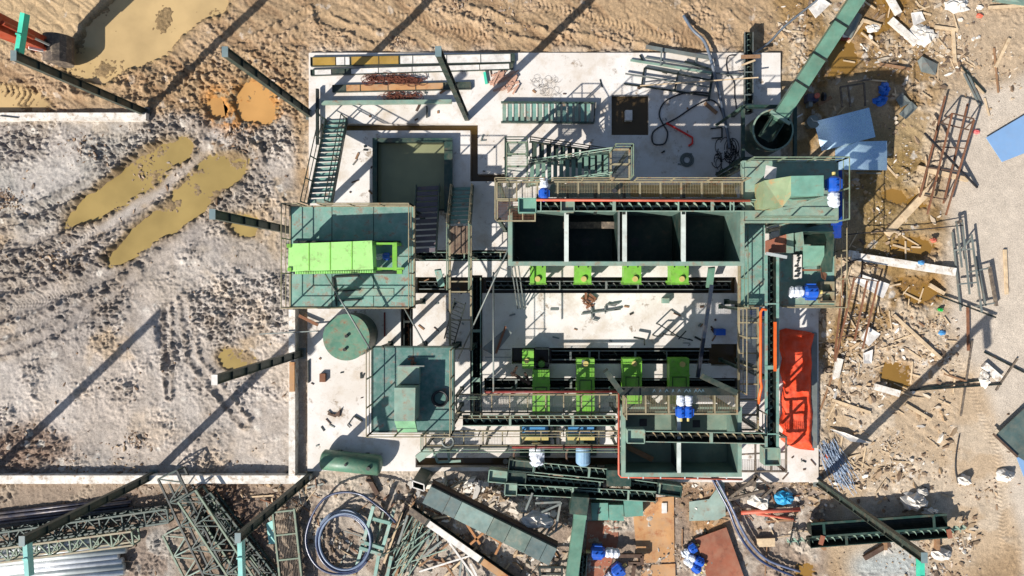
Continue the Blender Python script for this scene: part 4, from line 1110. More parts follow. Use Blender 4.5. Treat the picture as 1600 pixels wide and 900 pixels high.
wk = thing("railed_walkway", "outer walkway with thin khaki rails above the pumps", "walkway", P(840, 685, 0) + Vector((0, 0, SZ)))
ZO = 1.7
frame_mb(664, 673, 966, 697, ZO, .05, .12, 10).build("frame", KHAKI, wk)
grating_mb(666, 675, 790, 695, ZO - .01, pitch=.06, bw=.006).build("grating", GALVD, wk)
rail_mb([(966, 697), (664, 697), (664, 673)], ZO).build("railing", RAILG, wk)
rail_mb([(664, 674), (966, 674)], ZO, r=.018).build("railing", KHAKI, wk)
legs(wk, [(668, 676), (760, 676), (868, 676), (962, 676), (668, 695), (760, 695), (868, 695), (962, 695)], ZO - .1, wd=.1)
pipe("maroon_pipe", [(800, 699, ZO + .3), (966, 698, ZO + .3)], .05, MAROON, "maroon pipe hung below the outer rails above the pumps")
mb = MB().bar(P(662, 698.5, ZO + .15), P(966, 697.6, ZO + .15), .07, .1); solo(mb, "dark_beam", GREEND, "dark straight edge beam along the pump walkway", "beam")

def pump(cx, label, wrapped):
    root = thing("slurry_pump", label, "pump", P(cx, 690, 0) + Vector((0, 0, SZ)), "pumps below the outer walkway")
    MB().pbox(cx - 20, 665, cx + 20, 677, .35, 1.35).build("casing", BLUEP, root)
    MB().pbox(cx + 16.1, 664, cx + 21, 676, .6, 1.2).build("flange", BLUEP, root)
    MB().pbox(cx - 21, 682, cx + 21, 688, .4, 1.0).build("belt_guard", YELL, root)
    MB().pbox(cx - 24, 662, cx + 24, 712, SZ, .3).build("base", GREEN, root)
    mb = MB(); a, b = P(cx + 3, 694, .85), P(cx + 3, 727, .85)
    pts = [a + (b - a) * (i / 8) for i in range(9)]; mb.tube(pts, [.24] + [.33] * 7 + [.22], 16)
    if wrapped: mb.v = [(x + R.uniform(-.045, .045), y + R.uniform(-.045, .045), z + R.uniform(-.045, .045)) for x, y, z in mb.v]
    mb.build("motor", WRAP if wrapped else paint("pale_blue_motor", C(140, 180, 210, .8), .45, 0, C(60, 80, 100), .2, .1), root)
    return root
pump(836, "pump with blue casing whose motor is wrapped in crumpled white plastic", True)
pump(908, "pump with blue casing and a bare pale blue motor", False)

# ---------------------------------------------------------------- lime green jigs
def jig(name, label, x0, y0, x1, y1, zt, disc, group, long=False, lid=True):
    cx, cy = (x0 + x1) / 2, (y0 + y1) / 2
    root = thing(name, label, "jig", P(cx, cy, zt) * 1 - Vector((0, 0, zt - SZ)), group)
    a, b = P(x0, y1, zt), P(x1, y0, zt); zb = max(.3, zt - .75)
    cso = MB().box(a.x, a.y, b.x, b.y, zb, zt).build("casing", LIMED, root)
    for x in (a.x + .07, b.x - .07):
        for y in (a.y + .08, b.y - .08): MB().box(x - .05, y - .05, x + .05, y + .05, SZ, zb).build("leg", LIMED, root)
    if disc:
        q = P(*disc, zt); MB().cyl(q, .125, zt + .02, zt + .10, 18).build("drive_cap", YELL, cso)
        MB().cyl(q, .16, zt, zt + .02, 18).build("flange", LIMED, cso)
    if long:
        fy0 = P(0, y0 + (y1 - y0) * .36, zt).y; mb = MB(); t = .025
        for bx in ((a.x + .13, a.y + .08, a.x + .13 + t, fy0), (b.x - .13 - t, a.y + .08, b.x - .13, fy0), (a.x + .13 + t, fy0 - t, b.x - .13 - t, fy0)): mb.box(*bx, zt + .001, zt + .035)
        mb.build("guide_rail", GREEND, root)
        MB().box(a.x - .03, fy0 + .04, b.x + .03, fy0 + .09, zt - .1, zt + .05).build("rib", LIMED, root)
    else:
        mb = MB()
        for x in (a.x + .16, b.x - .16): mb.box(x - .02, b.y - .26, x + .02, b.y - .01, zt + .001, zt + .03)
        mb.build("hinge", GREEND, root)
    MB().box(a.x - .04, a.y - .04, b.x + .04, a.y, zb, zt + .02).build("edge_strip", LIMED, root)
    return root
g1 = "short lime green jigs in front of the settling tanks"
for (x0, x1, d, lab) in ((828, 853, (840, 436), "short lime green jig first in the row, by the leaning tubes, under the settling tanks"), (898, 924, (912, 436), "short lime green jig second in the row under the settling tanks"),
                         (975, 1002, (992, 436), "short lime green jig third in the row under the settling tanks"), (1048, 1076, (1065, 436), "short lime green jig last in the row, by the green chute, under the settling tanks")):
    jig("jig", lab, x0, 409, x1, 443, 1.5, d, g1)
g2 = "long lime green jigs reaching under the lower walkways"
jig("jig", "long lime green jig whose head is open beside a black hole", 832, 578, 859, 652, .9, None, g2, True)
jig("jig", "long lime green jig with a grey patch on its head, second in the lower row", 901, 561, 929, 652, .9, (915, 568), g2, True)
jig("jig", "long lime green jig above the dark box beam, nearer the red pipe", 973, 560, 1003, 640, .9, (991, 568), g2, True)
jig("jig", "long lime green jig above the dark box beam, nearer the blue pipe", 1046, 560, 1077, 640, .9, (1066, 569), g2, True)
solo(MB().pbox(909, 563, 914, 573, .905, .94), "grey_patch", GALVD, "grey scrap of sheet on the head of the second lower jig", "sheet")
hd = thing("jig_box", "separate lime green jig head standing beside the open black hole", "jig head", P(826, 562, SZ))
MB().pbox(816, 548, 834, 576, SZ, 1.0).build("casing", LIMED, hd); q = P(823, 564, 1.0); MB().cyl(q, .11, 1.0, 1.08, 16).build("drive_cap", YELL, hd)
oh = thing("open_pit_box", "black open box with a green gear inside at the head of the open jig", "box", P(847, 562, SZ))
mb = MB(); a, b = P(836, 577, .9), P(858, 545, .9)
for bx_ in ((a.x, a.y, a.x + .03, b.y), (b.x - .03, a.y, b.x, b.y), (a.x + .03, a.y, b.x - .03, a.y + .03), (a.x + .03, b.y - .03, b.x - .03, b.y)): mb.box(*bx_, SZ, .9)
mb.build("wall", GREEND, oh); q = P(846, 569, .6); MB().cyl(q, .16, SZ, .6, 12).build("gear", LIMED, oh)

# ---------------------------------------------------------------- conveyors in the slab channels
gch = "conveyors in the slab channels"
conveyor(P(655, 446, .12), P(700, 446, .12), .3, .4, "short conveyor in the channel between the lime green machine's platform and the planked walkway", group=gch, rim=GALVD, flight=GALVD, wide=.04)
conveyor(P(760, 446, .14), P(1142, 446, .14), .34, .45, "long conveyor in the channel below the short lime green jigs", group=gch, rim=GALVD, wide=.04, straps=((.02, .06), (.3, .06), (.49, .1), (.62, .06), (.91, .06)), flight=GALVD)
conveyor(P(758, 552, .12), P(798, 552, .12), .32, .4, "short conveyor stub beside the vertical channel above the maroon pipe", group=gch, rim=GALVD, wide=.04, flight=GALVD)
conveyor(P(862, 555, .12), P(1108, 555, .12), .36, .45, "conveyor in the channel at the heads of the long lime green jigs", group=gch, rim=GALVD, flight=GREEND, wide=.05, straps=((.12, .1), (.24, .1), (.3, .06), (.53, .1), (.73, .06)))
conveyor(P(760, 600, .12), P(1148, 600, .12), .34, .45, "conveyor in the channel crossed by the bodies of the long lime green jigs", group=gch, rim=GALVD, flight=GREEND, wide=.05, straps=((.12, .1), (.34, .1), (.62, .1)))
conveyor(P(744.5, 434, .16), P(744.5, 652, .16), .34, .45, "conveyor in the vertical channel beside the jigs", group=gch, rim=GREENP, flight=GREEND, wide=.05, straps=((.38, .14), (.73, .2)))
conveyor(P(636.5, 482, .12), P(636.5, 541, .12), .26, .4, "short conveyor in the slot above the chute platform", group=gch, rim=GREEND, flight=RUSTY, wide=.05, straps=((.35, .1),))
conveyor(P(655, 400, .12), P(796, 400, .12), .3, .4, "conveyor in the channel under the planked walkway", group=gch, rim=GREENP, flight=GALVD, wide=.04, straps=((.5, .06), (.9, .06)))
for (a, b, z0, z1, nm, lab, mt) in (((684, 421), (690, 447), 1.1, .7, "green_chute", "short green chute plate over the channel beside the lime green machine's platform", TEAL), ((1112, 418), (1108, 448), 1.6, .8, "green_chute", "short green chute plate where the jig row ends", DUCT)):
    solo(MB().bar(P(*a, z0), P(*b, z1), .3, .1), nm, mt, lab, "chute")
solo(MB().bar(P(1112, 445, 2.6), P(1090, 590, 2.6), .15, .13), "pipe_beam", paint("dark_navy_pipe", C(30, 44, 62, .8), .45, 0, None, 0, .08), "dark navy pipe slanting over the shaded slab by the blue box", "pipe")
for px in (1118, 898, 802):
    pass
# ---------------------------------------------------------------- ground beams, lying beams on the slab
def gz(px, py): 
    p = P(px, py, 0); return max(ground_z(p), -.09)
def flat(name, pts, z, t, mat, label, cat, group=None):
    return solo(MB().prism([P(a, b, z if not isinstance(z, (list, tuple)) else z[i]) for i, (a, b) in enumerate(pts)], t), name, mat, label, cat, group)
solo(MB().pbox(-90, 176, 228, 188, -.4, .30), "concrete_beam", CONC, "concrete ground beam running in below the tan puddle", "ground beam")
solo(MB().pbox(-90, 743, 484, 756, -.4, .42), "concrete_beam", CONC, "long pale concrete ground beam below the grey clay yard", "ground beam")
solo(MB().pbox(451, 484, 461, 742.5, -.4, .45), "concrete_beam", CONC, "concrete ground beam between the clay yard and the round tank", "ground beam")
solo(MB().pbox(452, 566, 460, 612, .452, .56), "ochre_board", RUSTPL, "ochre board laid on top of the ground beam beside the chute platform", "board")

def lying_beam(a, b, z, wid, dep, label, mat=COLG, fill=None, nst=6, name="lying_beam"):
    """an I-beam lying on its flanges' edges, web flat, so it makes a shallow tray"""
    a, b = P(*a, z + dep / 2), P(*b, z + dep / 2)
    root = thing(name, label, "steel beam", (a + b) / 2 - Vector((0, 0, dep / 2)))
    u = (b - a).normalized(); n = Vector((-u.y, u.x, 0))
    MB().isec(a, b, dep, wid, .018, (0, 0, 1)).build("beam", mat, root)
    mb = MB()
    for i in range(nst + 1):
        q = a + (b - a) * (i / nst); mb.bar(q - n * (wid / 2 - .02) + Vector((0, 0, dep * .25 + .005)), q + n * (wid / 2 - .02) + Vector((0, 0, dep * .25 + .005)), .02, dep * .5 - .012)
    mb.build("stiffener", mat, root)
    if fill:
        for f0, f1, fm in fill:
            MB().bar(a + (b - a) * f0 + Vector((0, 0, .03)), a + (b - a) * f1 + Vector((0, 0, .03)), wid - .04, .04).build("sediment", fm, root)
    return root
lying_beam((486, 97), (804, 91), SZ + .02, .42, .15, "uppermost steel beam lying at the slab's top edge with ochre mud and white boards in its tray", fill=((.01, .12, OCHW), (.125, .19, WHITE), (.2, .43, OCHW), (.44, .98, WHITE)))
lying_beam((486, 114), (802, 104), SZ + .02, .28, .14, "second steel beam lying below the topmost one on the slab's top edge", fill=((.2, .98, WHITE), (.02, .1, WHITE)), nst=6)
lying_beam((520, 139), (736, 134), SZ + .02, .34, .15, "rust brown filled steel beam lying between the two heaps of rebar", fill=((.1, .8, RUSTPL),), nst=5)
solo(MB().bar(P(503, 161, SZ + .25), P(706, 159, SZ + .25), .17, .2), "lying_tube", GREENP, "pale green square tube lying along the slab above the sump tank", "steel tube")
solo(MB().bar(P(496, 139, SZ + .2), P(496, 226, SZ + .2), .12, .14), "lying_tube", GREEND, "dark steel tube lying beside the head of the long green stair", "steel tube")
solo(MB().bar(P(667, 166, SZ + .1), P(667, 184, SZ + .1), .06, .08), "loose_bar", GREEND, "very short dark bar lying on the slab near the leaning column", "bar")
solo(MB().bar(P(757, 113, SZ + .1), P(760, 131, SZ + .1), .12, .1), "turquoise_offcut", TURQ, "turquoise offcut lying on the slab under the lying beams' free end", "offcut")
def rebar_heap(x0, y0, x1, y1, n, label):
    mb = MB()
    for i in range(n):
        cx, cy = R.uniform(x0, x1), R.uniform(y0, y1); r = R.uniform(.1, .32); s = R.uniform(0, 6); e = s + R.uniform(1.5, 5.5); z = SZ + R.uniform(.02, .22)
        p = P(cx, cy, z); mb.tube([p + Vector((r * math.cos(s + (e - s) * k / 8), r * .6 * math.sin(s + (e - s) * k / 8), .01 * k)) for k in range(9)], .012, 5)
        if R.random() < .5: q = P(R.uniform(x0, x1), R.uniform(y0, y1), z); mb.tube([p, q], .012, 5)
    return solo(mb, "rebar_heap", REBAR, label, "rebar")
rebar_heap(572, 119, 662, 130, 90, "heap of rusty rebar loops above the rust brown filled beam")
rebar_heap(600, 146, 655, 155, 50, "smaller heap of rusty rebar loops below the rust brown filled beam")
mb = MB()
for i in range(26):
    p = P(R.uniform(770, 806), R.uniform(112, 142), SZ + R.uniform(.03, .15)); a = R.uniform(.2, 1.2); l = R.uniform(.1, .4); d = Vector((math.cos(a), math.sin(a), 0)) * l
    mb.bar(p - d, p + d, R.uniform(.04, .12), .03)
solo(mb, "board_scraps", paint("pinkish_board", C(205, 160, 136, .8), .85, 0, None, 0, .1), "heap of pinkish board scraps on the slab near the lying beams' free end", "boards")
def wire_curls(x0, y0, x1, y1, n, label):
    mb = MB()
    for i in range(n):
        p = P(R.uniform(x0, x1), R.uniform(y0, y1), SZ + .02); r = R.uniform(.08, .2); s = R.uniform(0, 6)
        mb.tube([p + Vector((r * math.cos(s + k * .6) + .015 * k, r * math.sin(s + k * .6), .004 * k)) for k in range(14)], .005, 4)
    return solo(mb, "wire_curls", DIRTST, label, "wire")
wire_curls(830, 120, 868, 155, 16, "thin wire curls scattered on the slab above the lying ladder stair")

# stair lying flat on the slab
ls = thing("lying_stair", "green steel stair lying flat on the slab north of the settling tanks", "stair", P(855, 176, SZ))
for y in (160, 191): MB().bar(P(783, y, SZ + .2), P(928, y + 1, SZ + .2), .06, .22).build("stringer", GREEN, ls)
for i in range(15):
    x = 788 + i * 9.4; MB().bar(P(x, 162, SZ + .26), P(x, 190, SZ + .26), .17, .03).build("tread", TEAL if i % 3 else GREENP, ls)
MB().bar(P(928, 191, SZ + .2), P(930, 160, SZ + .2), .05, .2).build("end_plate", GREEND, ls)

# sunken pit's white block, loose steel angles, hoses
bk = solo(MB().pbox(977, 172, 988, 188, -.1, .22), "hollow_block", WHITE, "white hollow block standing in the wet brown square pit", "block")
gA = "loose steel angles piled on the slab's top edge"
for i, (a, b, wd, m_) in enumerate((((1009, 73), (1112, 91), .17, GALVD), ((985, 94), (1112, 114), .10, GREENP), ((1007, 106), (1114, 126), .07, GREEND), ((977, 115), (1108, 136), .06, GALVD), ((975, 131), (1108, 150), .07, GREEND),
                                   ((1008, 90), (1106, 106), .06, GALVD), ((1070, 96), (1112, 109), .09, GREEND), ((1034, 77), (1032, 103), .06, GALVD), ((1089, 86), (1086, 100), .06, GALVD), ((1007, 106), (1002, 137), .07, GREEND),
                                   ((1060, 112), (1054, 143), .07, GREEND), ((1114, 112), (1107, 158), .10, GREEND), ((1000, 86), (1006, 98), .08, GREEND), ((1095, 112), (1160, 118), .06, GALVD))):
    z = SZ + .05 + .05 * (i % 4)
    solo(MB().bar(P(*a, z), P(*b, z + .03), wd, .06), "steel_angle", m_, "loose steel angle in the pile beside the square pit on the slab", "steel angle", gA)
solo(MB().bar(P(1000, 134, SZ + .3), P(1185, 121, SZ + .8), .05, .03), "timber_lath", TIMBER, "long thin lath laid from the pile of angles to the dark trough", "lath")
def smoothpts(pts, n=6):
    out = []
    for i in range(len(pts) - 1):
        p0, p1, p2, p3 = pts[max(0, i - 1)], pts[i], pts[i + 1], pts[min(len(pts) - 1, i + 2)]
        for k in range(n):
            t = k / n; out.append(.5 * ((2 * p1) + (p2 - p0) * t + (2 * p0 - 5 * p1 + 4 * p2 - p3) * t * t + (3 * p1 - p0 - 3 * p2 + p3) * t ** 3))
    return out + [pts[-1]]
def hose(name, pts, r, mat, label, cat="hose", z=SZ):
    q = [P(p[0], p[1], (p[2] if len(p) > 2 else z) + r) for p in pts]
    return solo(MB().tube(smoothpts(q), r, 8), name, mat, label, cat, smooth=True)
hose("grey_hose", [(1068, 24, .15), (1082, 46, .2), (1100, 64, .25), (1110, 90, .35), (1117, 118, .3), (1124, 145, .2), (1130, 175), (1136, 205), (1140, 232)], .075, paint("blue_grey_hose", C(92, 108, 126, .8), .35, 0, None, 0, .15), "thick blue grey hose running down over the pile of angles onto the slab")
hose("black_cable", [(1109, 146), (1085, 144), (1060, 148), (1038, 160), (1030, 178), (1036, 194), (1043, 207), (1040, 222), (1032, 226), (1021, 224), (1019, 210), (1028, 200), (1058, 184), (1085, 166), (1108, 156), (1122, 164), (1131, 185), (1136, 210)], .035, BLACK, "black cable lying in big loops on the shaded slab")
hose("black_cable", [(1150, 86, .15), (1138, 88), (1135, 100), (1138, 114), (1147, 128), (1148, 150), (1152, 178)], .025, BLACK, "thin black cable curving beside the dark trough on the slab")
solo(MB().tube([P(1041, 192, SZ + .06), P(1068, 207, SZ + .06), P(1082, 215, SZ + .06), P(1082, 224, SZ + .06), P(1076, 228, SZ + .05)], .05, 6), "red_rod", paint("red_rod_paint", C(225, 60, 50, .85), .45, 0, None, 0, .03), "bent bright red rod lying on the shaded slab", "rod")
mb = MB(); c0 = P(1073, 250, SZ)
for k in range(4): mb.tube([c0 + Vector(((.16 + .05 * k) * math.cos(.25 * t_), (.16 + .05 * k) * math.sin(.25 * t_), .03 + .02 * (k % 2))) for t_ in range(25)], .025, 5, closed=True)
solo(mb, "cable_coil", GALVD, "flat grey cable coil on the shaded slab below the red rod", "cable", smooth=True)
mb = MB()
for i in range(18):
    p = P(R.uniform(1118, 1150), R.uniform(228, 262), SZ + .03); r = R.uniform(.15, .5); s = R.uniform(0, 6)
    mb.tube([p + Vector((r * math.cos(s + k * .5) * .6, r * math.sin(s + k * .5), .01 * k)) for k in range(9)], .02, 4)
solo(mb, "cable_tangle", BLACK, "tangle of dark cables on the shaded slab below the drum's braces", "cables")
solo(MB().bar(P(1101, 161, SZ + .04), P(1120, 177, SZ + .04), .16, .06), "timber_plank", TIMBERD, "short brown board lying inside the black cable loops", "plank")
solo(MB().bar(P(1110, 201, SZ + .05), P(1128, 199, SZ + .05), .05, .06).bar(P(1128, 200, SZ + .05), P(1128, 215, SZ + .05), .05, .06).bar(P(1112, 216, SZ + .05), P(1128, 215, SZ + .05), .05, .06), "bent_steelwork", GREEND, "small dark bent frame beside the drum's braces on the slab", "frame")
# centre slab
mb = MB()
for i in range(12):
    p = P(920 + R.uniform(-9, 9), 470 + R.uniform(-9, 9), SZ + R.uniform(.02, .2)); a = R.uniform(0, 3); d = Vector((math.cos(a), math.sin(a), 0)) * R.uniform(.06, .22); mb.bar(p - d, p + d, R.uniform(.04, .13), .05)
solo(mb, "scrap_pile", RUSTY, "heap of rusty scrap on the sunlit slab in the middle of the plant", "scrap")
mb = MB()
for (a, b, c, d) in ((908, 491, 970, 483), (924, 480, 925, 498), (945, 478, 946, 490), (955, 476, 968, 474), (960, 484, 969, 482), (926, 499, 934, 501), (948, 476, 962, 478)): mb.bar(P(a, b, SZ + .1), P(c, d, SZ + .1), .06, .08)
solo(mb, "angle_iron_scraps", GALVD, "grey angle iron offcuts on the sunlit slab beside the rusty scrap heap", "offcuts")
solo(MB().pbox(1035, 466, 1046, 474, SZ, SZ + .3), "small_box", GREENP, "small green box standing alone on the sunlit middle slab", "box")
solo(MB().pbox(860, 481.5, 872, 485, SZ, SZ + .05), "small_plate", GALVD, "small grey strip lying on the sunlit slab across from the scrap heap", "plate")
st = thing("steel_trestle", "spindly dark steel trestles standing at the edge of the channel in the sun", "trestle", P(1050, 525, SZ))
for a, b in (((1024, 525), (1036, 525)), ((1041, 523), (1053, 524)), ((1030, 507), (1060, 526)), ((1060, 526), (1082, 532)), ((1072, 517), (1060, 530))): MB().bar(P(*a, .9), P(*b, .9), .05, .05).build("top_bar", GREEND, st)
for a in ((1024, 525), (1036, 525), (1041, 523), (1053, 524), (1030, 507), (1060, 526), (1082, 532)): q = P(*a, .88); MB().box(q.x - .025, q.y - .025, q.x + .025, q.y + .025, SZ, .88).build("leg", GREEND, st)
solo(MB().bar(P(990, 527, .5), P(1007, 530, .5), .09, .06).bar(P(1007, 530, .5), P(1007, 539, .3), .06, .06), "bent_angle", GREEND, "dark bent angle iron by the channel beside the trestles", "steel angle")
solo(MB().pbox(1119, 514, 1134, 524, SZ, .62), "blue_box", BLUE, "blue box standing on the shaded slab under the grating walkway", "box")
solo(MB().pbox(1187, 483, 1196, 494, SZ, 1.6), "blue_box", BLUE, "blue box tucked inside the bend of the orange pipe", "box")
mb = MB().prism([P(752, 545, .75), P(790, 513, 1.0), P(800, 520, .9), P(772, 555, .6)], .05); solo(mb, "leaning_sheet", GALVD, "pale sheet leaning over the vertical channel's edge", "sheet")
solo(MB().bar(P(775, 552, .8), P(790, 510, 1.1), .1, .06), "rusty_bar", RUSTY, "rusty bar propped beside the leaning pale sheet", "bar")
mb = MB()
for (a, b, c, d) in ((798, 582, 828, 600), (808, 572, 800, 588), (828, 600, 820, 582)): mb.bar(P(a, b, .8), P(c, d, .9), .12, .1)
solo(mb, "rusty_bracket", RUSTD, "dark rusty bracket lying by the open green jig", "bracket")
for i, (x, y, s) in enumerate(((508, 640, 1), (521, 640, 1), (503, 590, 0), (522, 645, 1))):
    if i == 0: solo(MB().pbox(499, 584, 508, 597, SZ, .34), "rusty_block", RUSTY, "small rusty block on the white slab facing the chute platform", "block")
    if i == 1: solo(MB().prism([P(515, 645, .2), P(530, 652, .22), P(531, 640, .3), P(523, 648, .25)], .05).bar(P(512, 642, .2), P(518, 648, .2), .05, .05), "rusty_angle", RUSTD, "rusty bent angle on the white slab above the horizontal vessel", "angle")
mb = MB().bar(P(543, 664, SZ + .06), P(553, 650, SZ + .06), .04, .05).bar(P(553, 650, SZ + .06), P(566, 658, SZ + .06), .07, .07).bar(P(543, 664, SZ + .06), P(547, 668, SZ + .06), .04, .04)
solo(mb, "grinder", GREEND, "dark hand tool with its cable on the white slab below the chute platform", "tool")
solo(MB().bar(P(482, 563, SZ + .05), P(482, 598, SZ + .05), .06, .08), "loose_bar", GREEND, "dark bar lying along the white slab's edge by the clay yard", "bar")
solo(MB().bar(P(467, 493, .3), P(497, 508, .35), .14, .05), "timber_plank", RUSTY, "rust orange board between the board topped ground beam and the round tank", "plank")
solo(MB().bar(P(405, 522, .5), P(500, 517, .6), .05, .05), "loose_bar", GALVD, "thin grey rod poking over the board topped ground beam beside the round tank", "bar")
solo(MB().bar(P(601, 488, SZ + .05), P(601, 526, SZ + .05), .07, .05), "red_strip", MAROON, "dark red strip on the shaded slab behind the round tank", "strip")

# ---------------------------------------------------------------- orange tarpaulin, sheets, sacks
def drape(name, outline, z0, z1, mat, label, cat, amp=.05, n=26, seed=3, group=None, smooth_=True):
    """cloth or sheet thrown over things: outline in photo pixels, sags to z0 at its edge"""
    xs = [p[0] for p in outline]; ys = [p[1] for p in outline]
    nxp = n; nyp = max(6, int(n * (max(ys) - min(ys)) / max(1, (max(xs) - min(xs)))))
    nyp = min(nyp, 90)
    def row(y):
        c = []
        for i in range(len(outline)):
            (xa, ya), (xb, yb) = outline[i], outline[(i + 1) % len(outline)]
            if (ya > y) != (yb > y): c.append(xa + (y - ya) / (yb - ya) * (xb - xa))
        return (min(c), max(c)) if len(c) >= 2 else None
    mb = MB(); vs = []; y0, y1 = min(ys) + .01, max(ys) - .01
    for j in range(nyp + 1):
        y = y0 + (y1 - y0) * j / nyp; l, r_ = row(y)
        for i in range(nxp + 1):
            f = i / nxp; x = l + (r_ - l) * f
            e = min(1, min(f, 1 - f) * 8, min(j, nyp - j) / nyp * 14)
            e = e * e * (3 - 2 * e)
            ax, ay = np.float32(x * .055 + seed), np.float32(y * .055)
            nz = float(fbm(np.array([[ax]]), np.array([[ay]]), 200 + seed, 4, .55)[0, 0]) - .5
            ri = abs(float(vn(np.array([[x * .12 + seed]], np.float32), np.array([[y * .03]], np.float32), 230 + seed)[0, 0]) - .5)
            z = z0 + (z1 - z0) * e + nz * amp * 4 + ri * amp * 1.6
            vs.append(P(x, y, max(z, z0 * .6)))
    fs = []
    for j in range(nyp):
        for i in range(nxp):
            k = j * (nxp + 1) + i; fs.append((k, k + nxp + 1, k + nxp + 2, k + 1))
    m_ = len(vs)
    mb.add(vs + [v - Vector((0, 0, .012)) for v in vs], fs + [tuple(reversed([i + m_ for i in f])) for f in fs])
    return solo(mb, name, mat, label, cat, group, smooth_)
drape("orange_tarpaulin", [(1217, 516), (1228, 513), (1240, 515), (1257, 517), (1275, 521), (1273, 532), (1269, 545), (1271, 570), (1268, 600), (1270, 628), (1273, 650), (1269, 678), (1272, 704), (1254, 703), (1240, 699), (1229, 694), (1219, 686), (1224, 672), (1215, 660), (1223, 645), (1220, 625), (1224, 600), (1218, 580), (1222, 560), (1216, 540)], .17, .55, TARP, "bright orange tarpaulin draped over a long stack at the slab's muddy edge", "tarpaulin", amp=.055, n=30)
st_ = thing("covered_stack", "grey edged stack of material under the orange tarpaulin on the slab", "stack", P(1247, 610, SZ))
MB().pbox(1236, 540, 1256, 680, SZ, .24).build("load", GALVD, st_)
MB().pbox(1268, 520, 1277, 700, SZ, .3).build("edge_board", GALVD, st_)
def curved_sheet(name, pts, z, bulge, mat, label, seg=12, zs=(0, 0, 0, 0)):
    """a thin sheet bowed along its length (pts: four corners in photo pixels, first edge to last edge)"""
    a, b, c, d = pts; mb = MB(); top = []
    for i in range(seg + 1):
        f = i / seg; zz = z + bulge * math.sin(math.pi * f)
        for k in range(2):
            p, q = ((a, b) if k == 0 else (d, c)); x = p[0] + (q[0] - p[0]) * f; y = p[1] + (q[1] - p[1]) * f
            top.append(P(x, y, zz + (zs[0] * (1 - f) + zs[1] * f if k == 0 else zs[3] * (1 - f) + zs[2] * f)))
    m_ = len(top); fs = [(2 * i, 2 * i + 1, 2 * i + 3, 2 * i + 2) for i in range(seg)]
    mb.add(top + [v - Vector((0, 0, .01)) for v in top], fs + [tuple(reversed([i + m_ for i in f])) for f in fs])
    return solo(mb, name, mat, label, "sheet", smooth=True)
curved_sheet("steel_sheet", [(1305, 222), (1386, 220), (1386, 266), (1305, 265)], .2, .22, SHEET_SKY, "glossy sky-tinted steel sheet, lower of the bowed pair beside the tower", zs=(.0, .7, .55, -.05))
curved_sheet("steel_sheet", [(1272, 190), (1358, 168), (1368, 214), (1284, 236)], .4, .2, SHEET_SKY, "glossy sky-tinted steel sheet, upper and tilted one of the bowed pair beside the tower", zs=(.1, .5, .3, -.1))
flat("blue_sheet", [(1541, 215), (1600, 180), (1680, 150), (1700, 200), (1566, 253)], .16, .03, SHEETM, "flat pale blue sheet lying on the beige pad beyond the rusty lattice section", "sheet")
flat("glass_sheet", [(1555, 681), (1602, 637), (1660, 690), (1625, 735), (1588, 712)], .35, .04, paint("green_glass_sheet", C(96, 116, 112, .8), .2, .2, None, 0, .15), "dark grey green sheet propped up beside the sandy track", "sheet")
flat("blue_sheet", [(1588, 713), (1640, 680), (1660, 730), (1600, 745)], .2, .03, SHEETM, "corner of a pale blue sheet under the dark grey green one", "sheet")
solo(MB().bar(P(1552, 678, .42), P(1590, 714, .42), .09, .06), "edge_angle", RUSTD, "dark edge angle along the propped grey green sheet", "steel angle")
gS = "white sacks among the rubble by the beige pad"
def crumple(name, cx, cy, rx, ry, hgt, mat, label, cat, group=None, seed=0, z=None):
    rg = random.Random(seed * 7 + int(cx)); n = 14; mb = MB(); vs = []; zb = max(gz(cx, cy), 0) if z is None else z
    for j in range(6):
        rr = [1.0, 1.05, .85, .6, .32, .02][j]; zz = [0, .25, .6, .85, 1, 1][j] * hgt
        for i in range(n):
            a = 2 * math.pi * i / n; k = rr * (1 + rg.uniform(-.28, .28)); 
            vs.append(P(cx, cy, 0) + Vector((math.cos(a) * rx * G * k, math.sin(a) * ry * G * k, zb + zz * (1 + rg.uniform(-.3, .3)))))
    fs = [(j * n + i, j * n + (i + 1) % n, (j + 1) * n + (i + 1) % n, (j + 1) * n + i) for j in range(5) for i in range(n)] + [tuple(5 * n + i for i in range(n))]
    return solo(mb.add(vs, fs), name, mat, label, cat, group)
for i, (x, y, a, b, h_, lab) in enumerate(((1425, 782, 18, 13, .5, "largest white sack heap above the conveyor troughs on the sandy ground"), (1452, 800, 13, 7, .35, "white sack just beside the largest sack heap"),
        (1440, 768, 8, 6, .3, "small white sack above the largest sack heap"), (1505, 749, 9, 8, .4, "lone round white sack on the sandy ground at the end of the dark cable"), (1568, 742, 12, 9, .35, "white sack on the sandy track below the propped grey green sheet"),
        (1185, 780, 16, 14, .45, "white sack between the brown angle frames and the red pipes"), (1493, 10, 18, 12, .3, "crumpled white sheet among the rubble beyond the ochre puddle"), (1535, 592, 7, 12, .35, "white bundle at the tip of the long column shadow"),
        (1470, 865, 14, 9, .3, "white rag heap beside the turquoise bracket over the gravel"), (1440, 55, 18, 16, .25, "white crumpled sheeting beside the askew concrete beam"), (1362, 45, 10, 6, .2, "white rag beside the ochre puddle near the long duct"))):
    crumple("white_sack", x, y, a, b, h_, SACK, lab, "sack", gS, i)
for x, y, a, b, lab in ((1380, 140, 8, 10, "upper blue plastic bag in the tower's shadow"), (1374, 158, 10, 7, "lower blue plastic bag in the tower's shadow")):
    crumple("blue_bag", x, y, a, b, .35, paint("blue_plastic_bag", C(30, 110, 210, .85), .4, 0, None, 0, .05), lab, "plastic bag", None, 5)
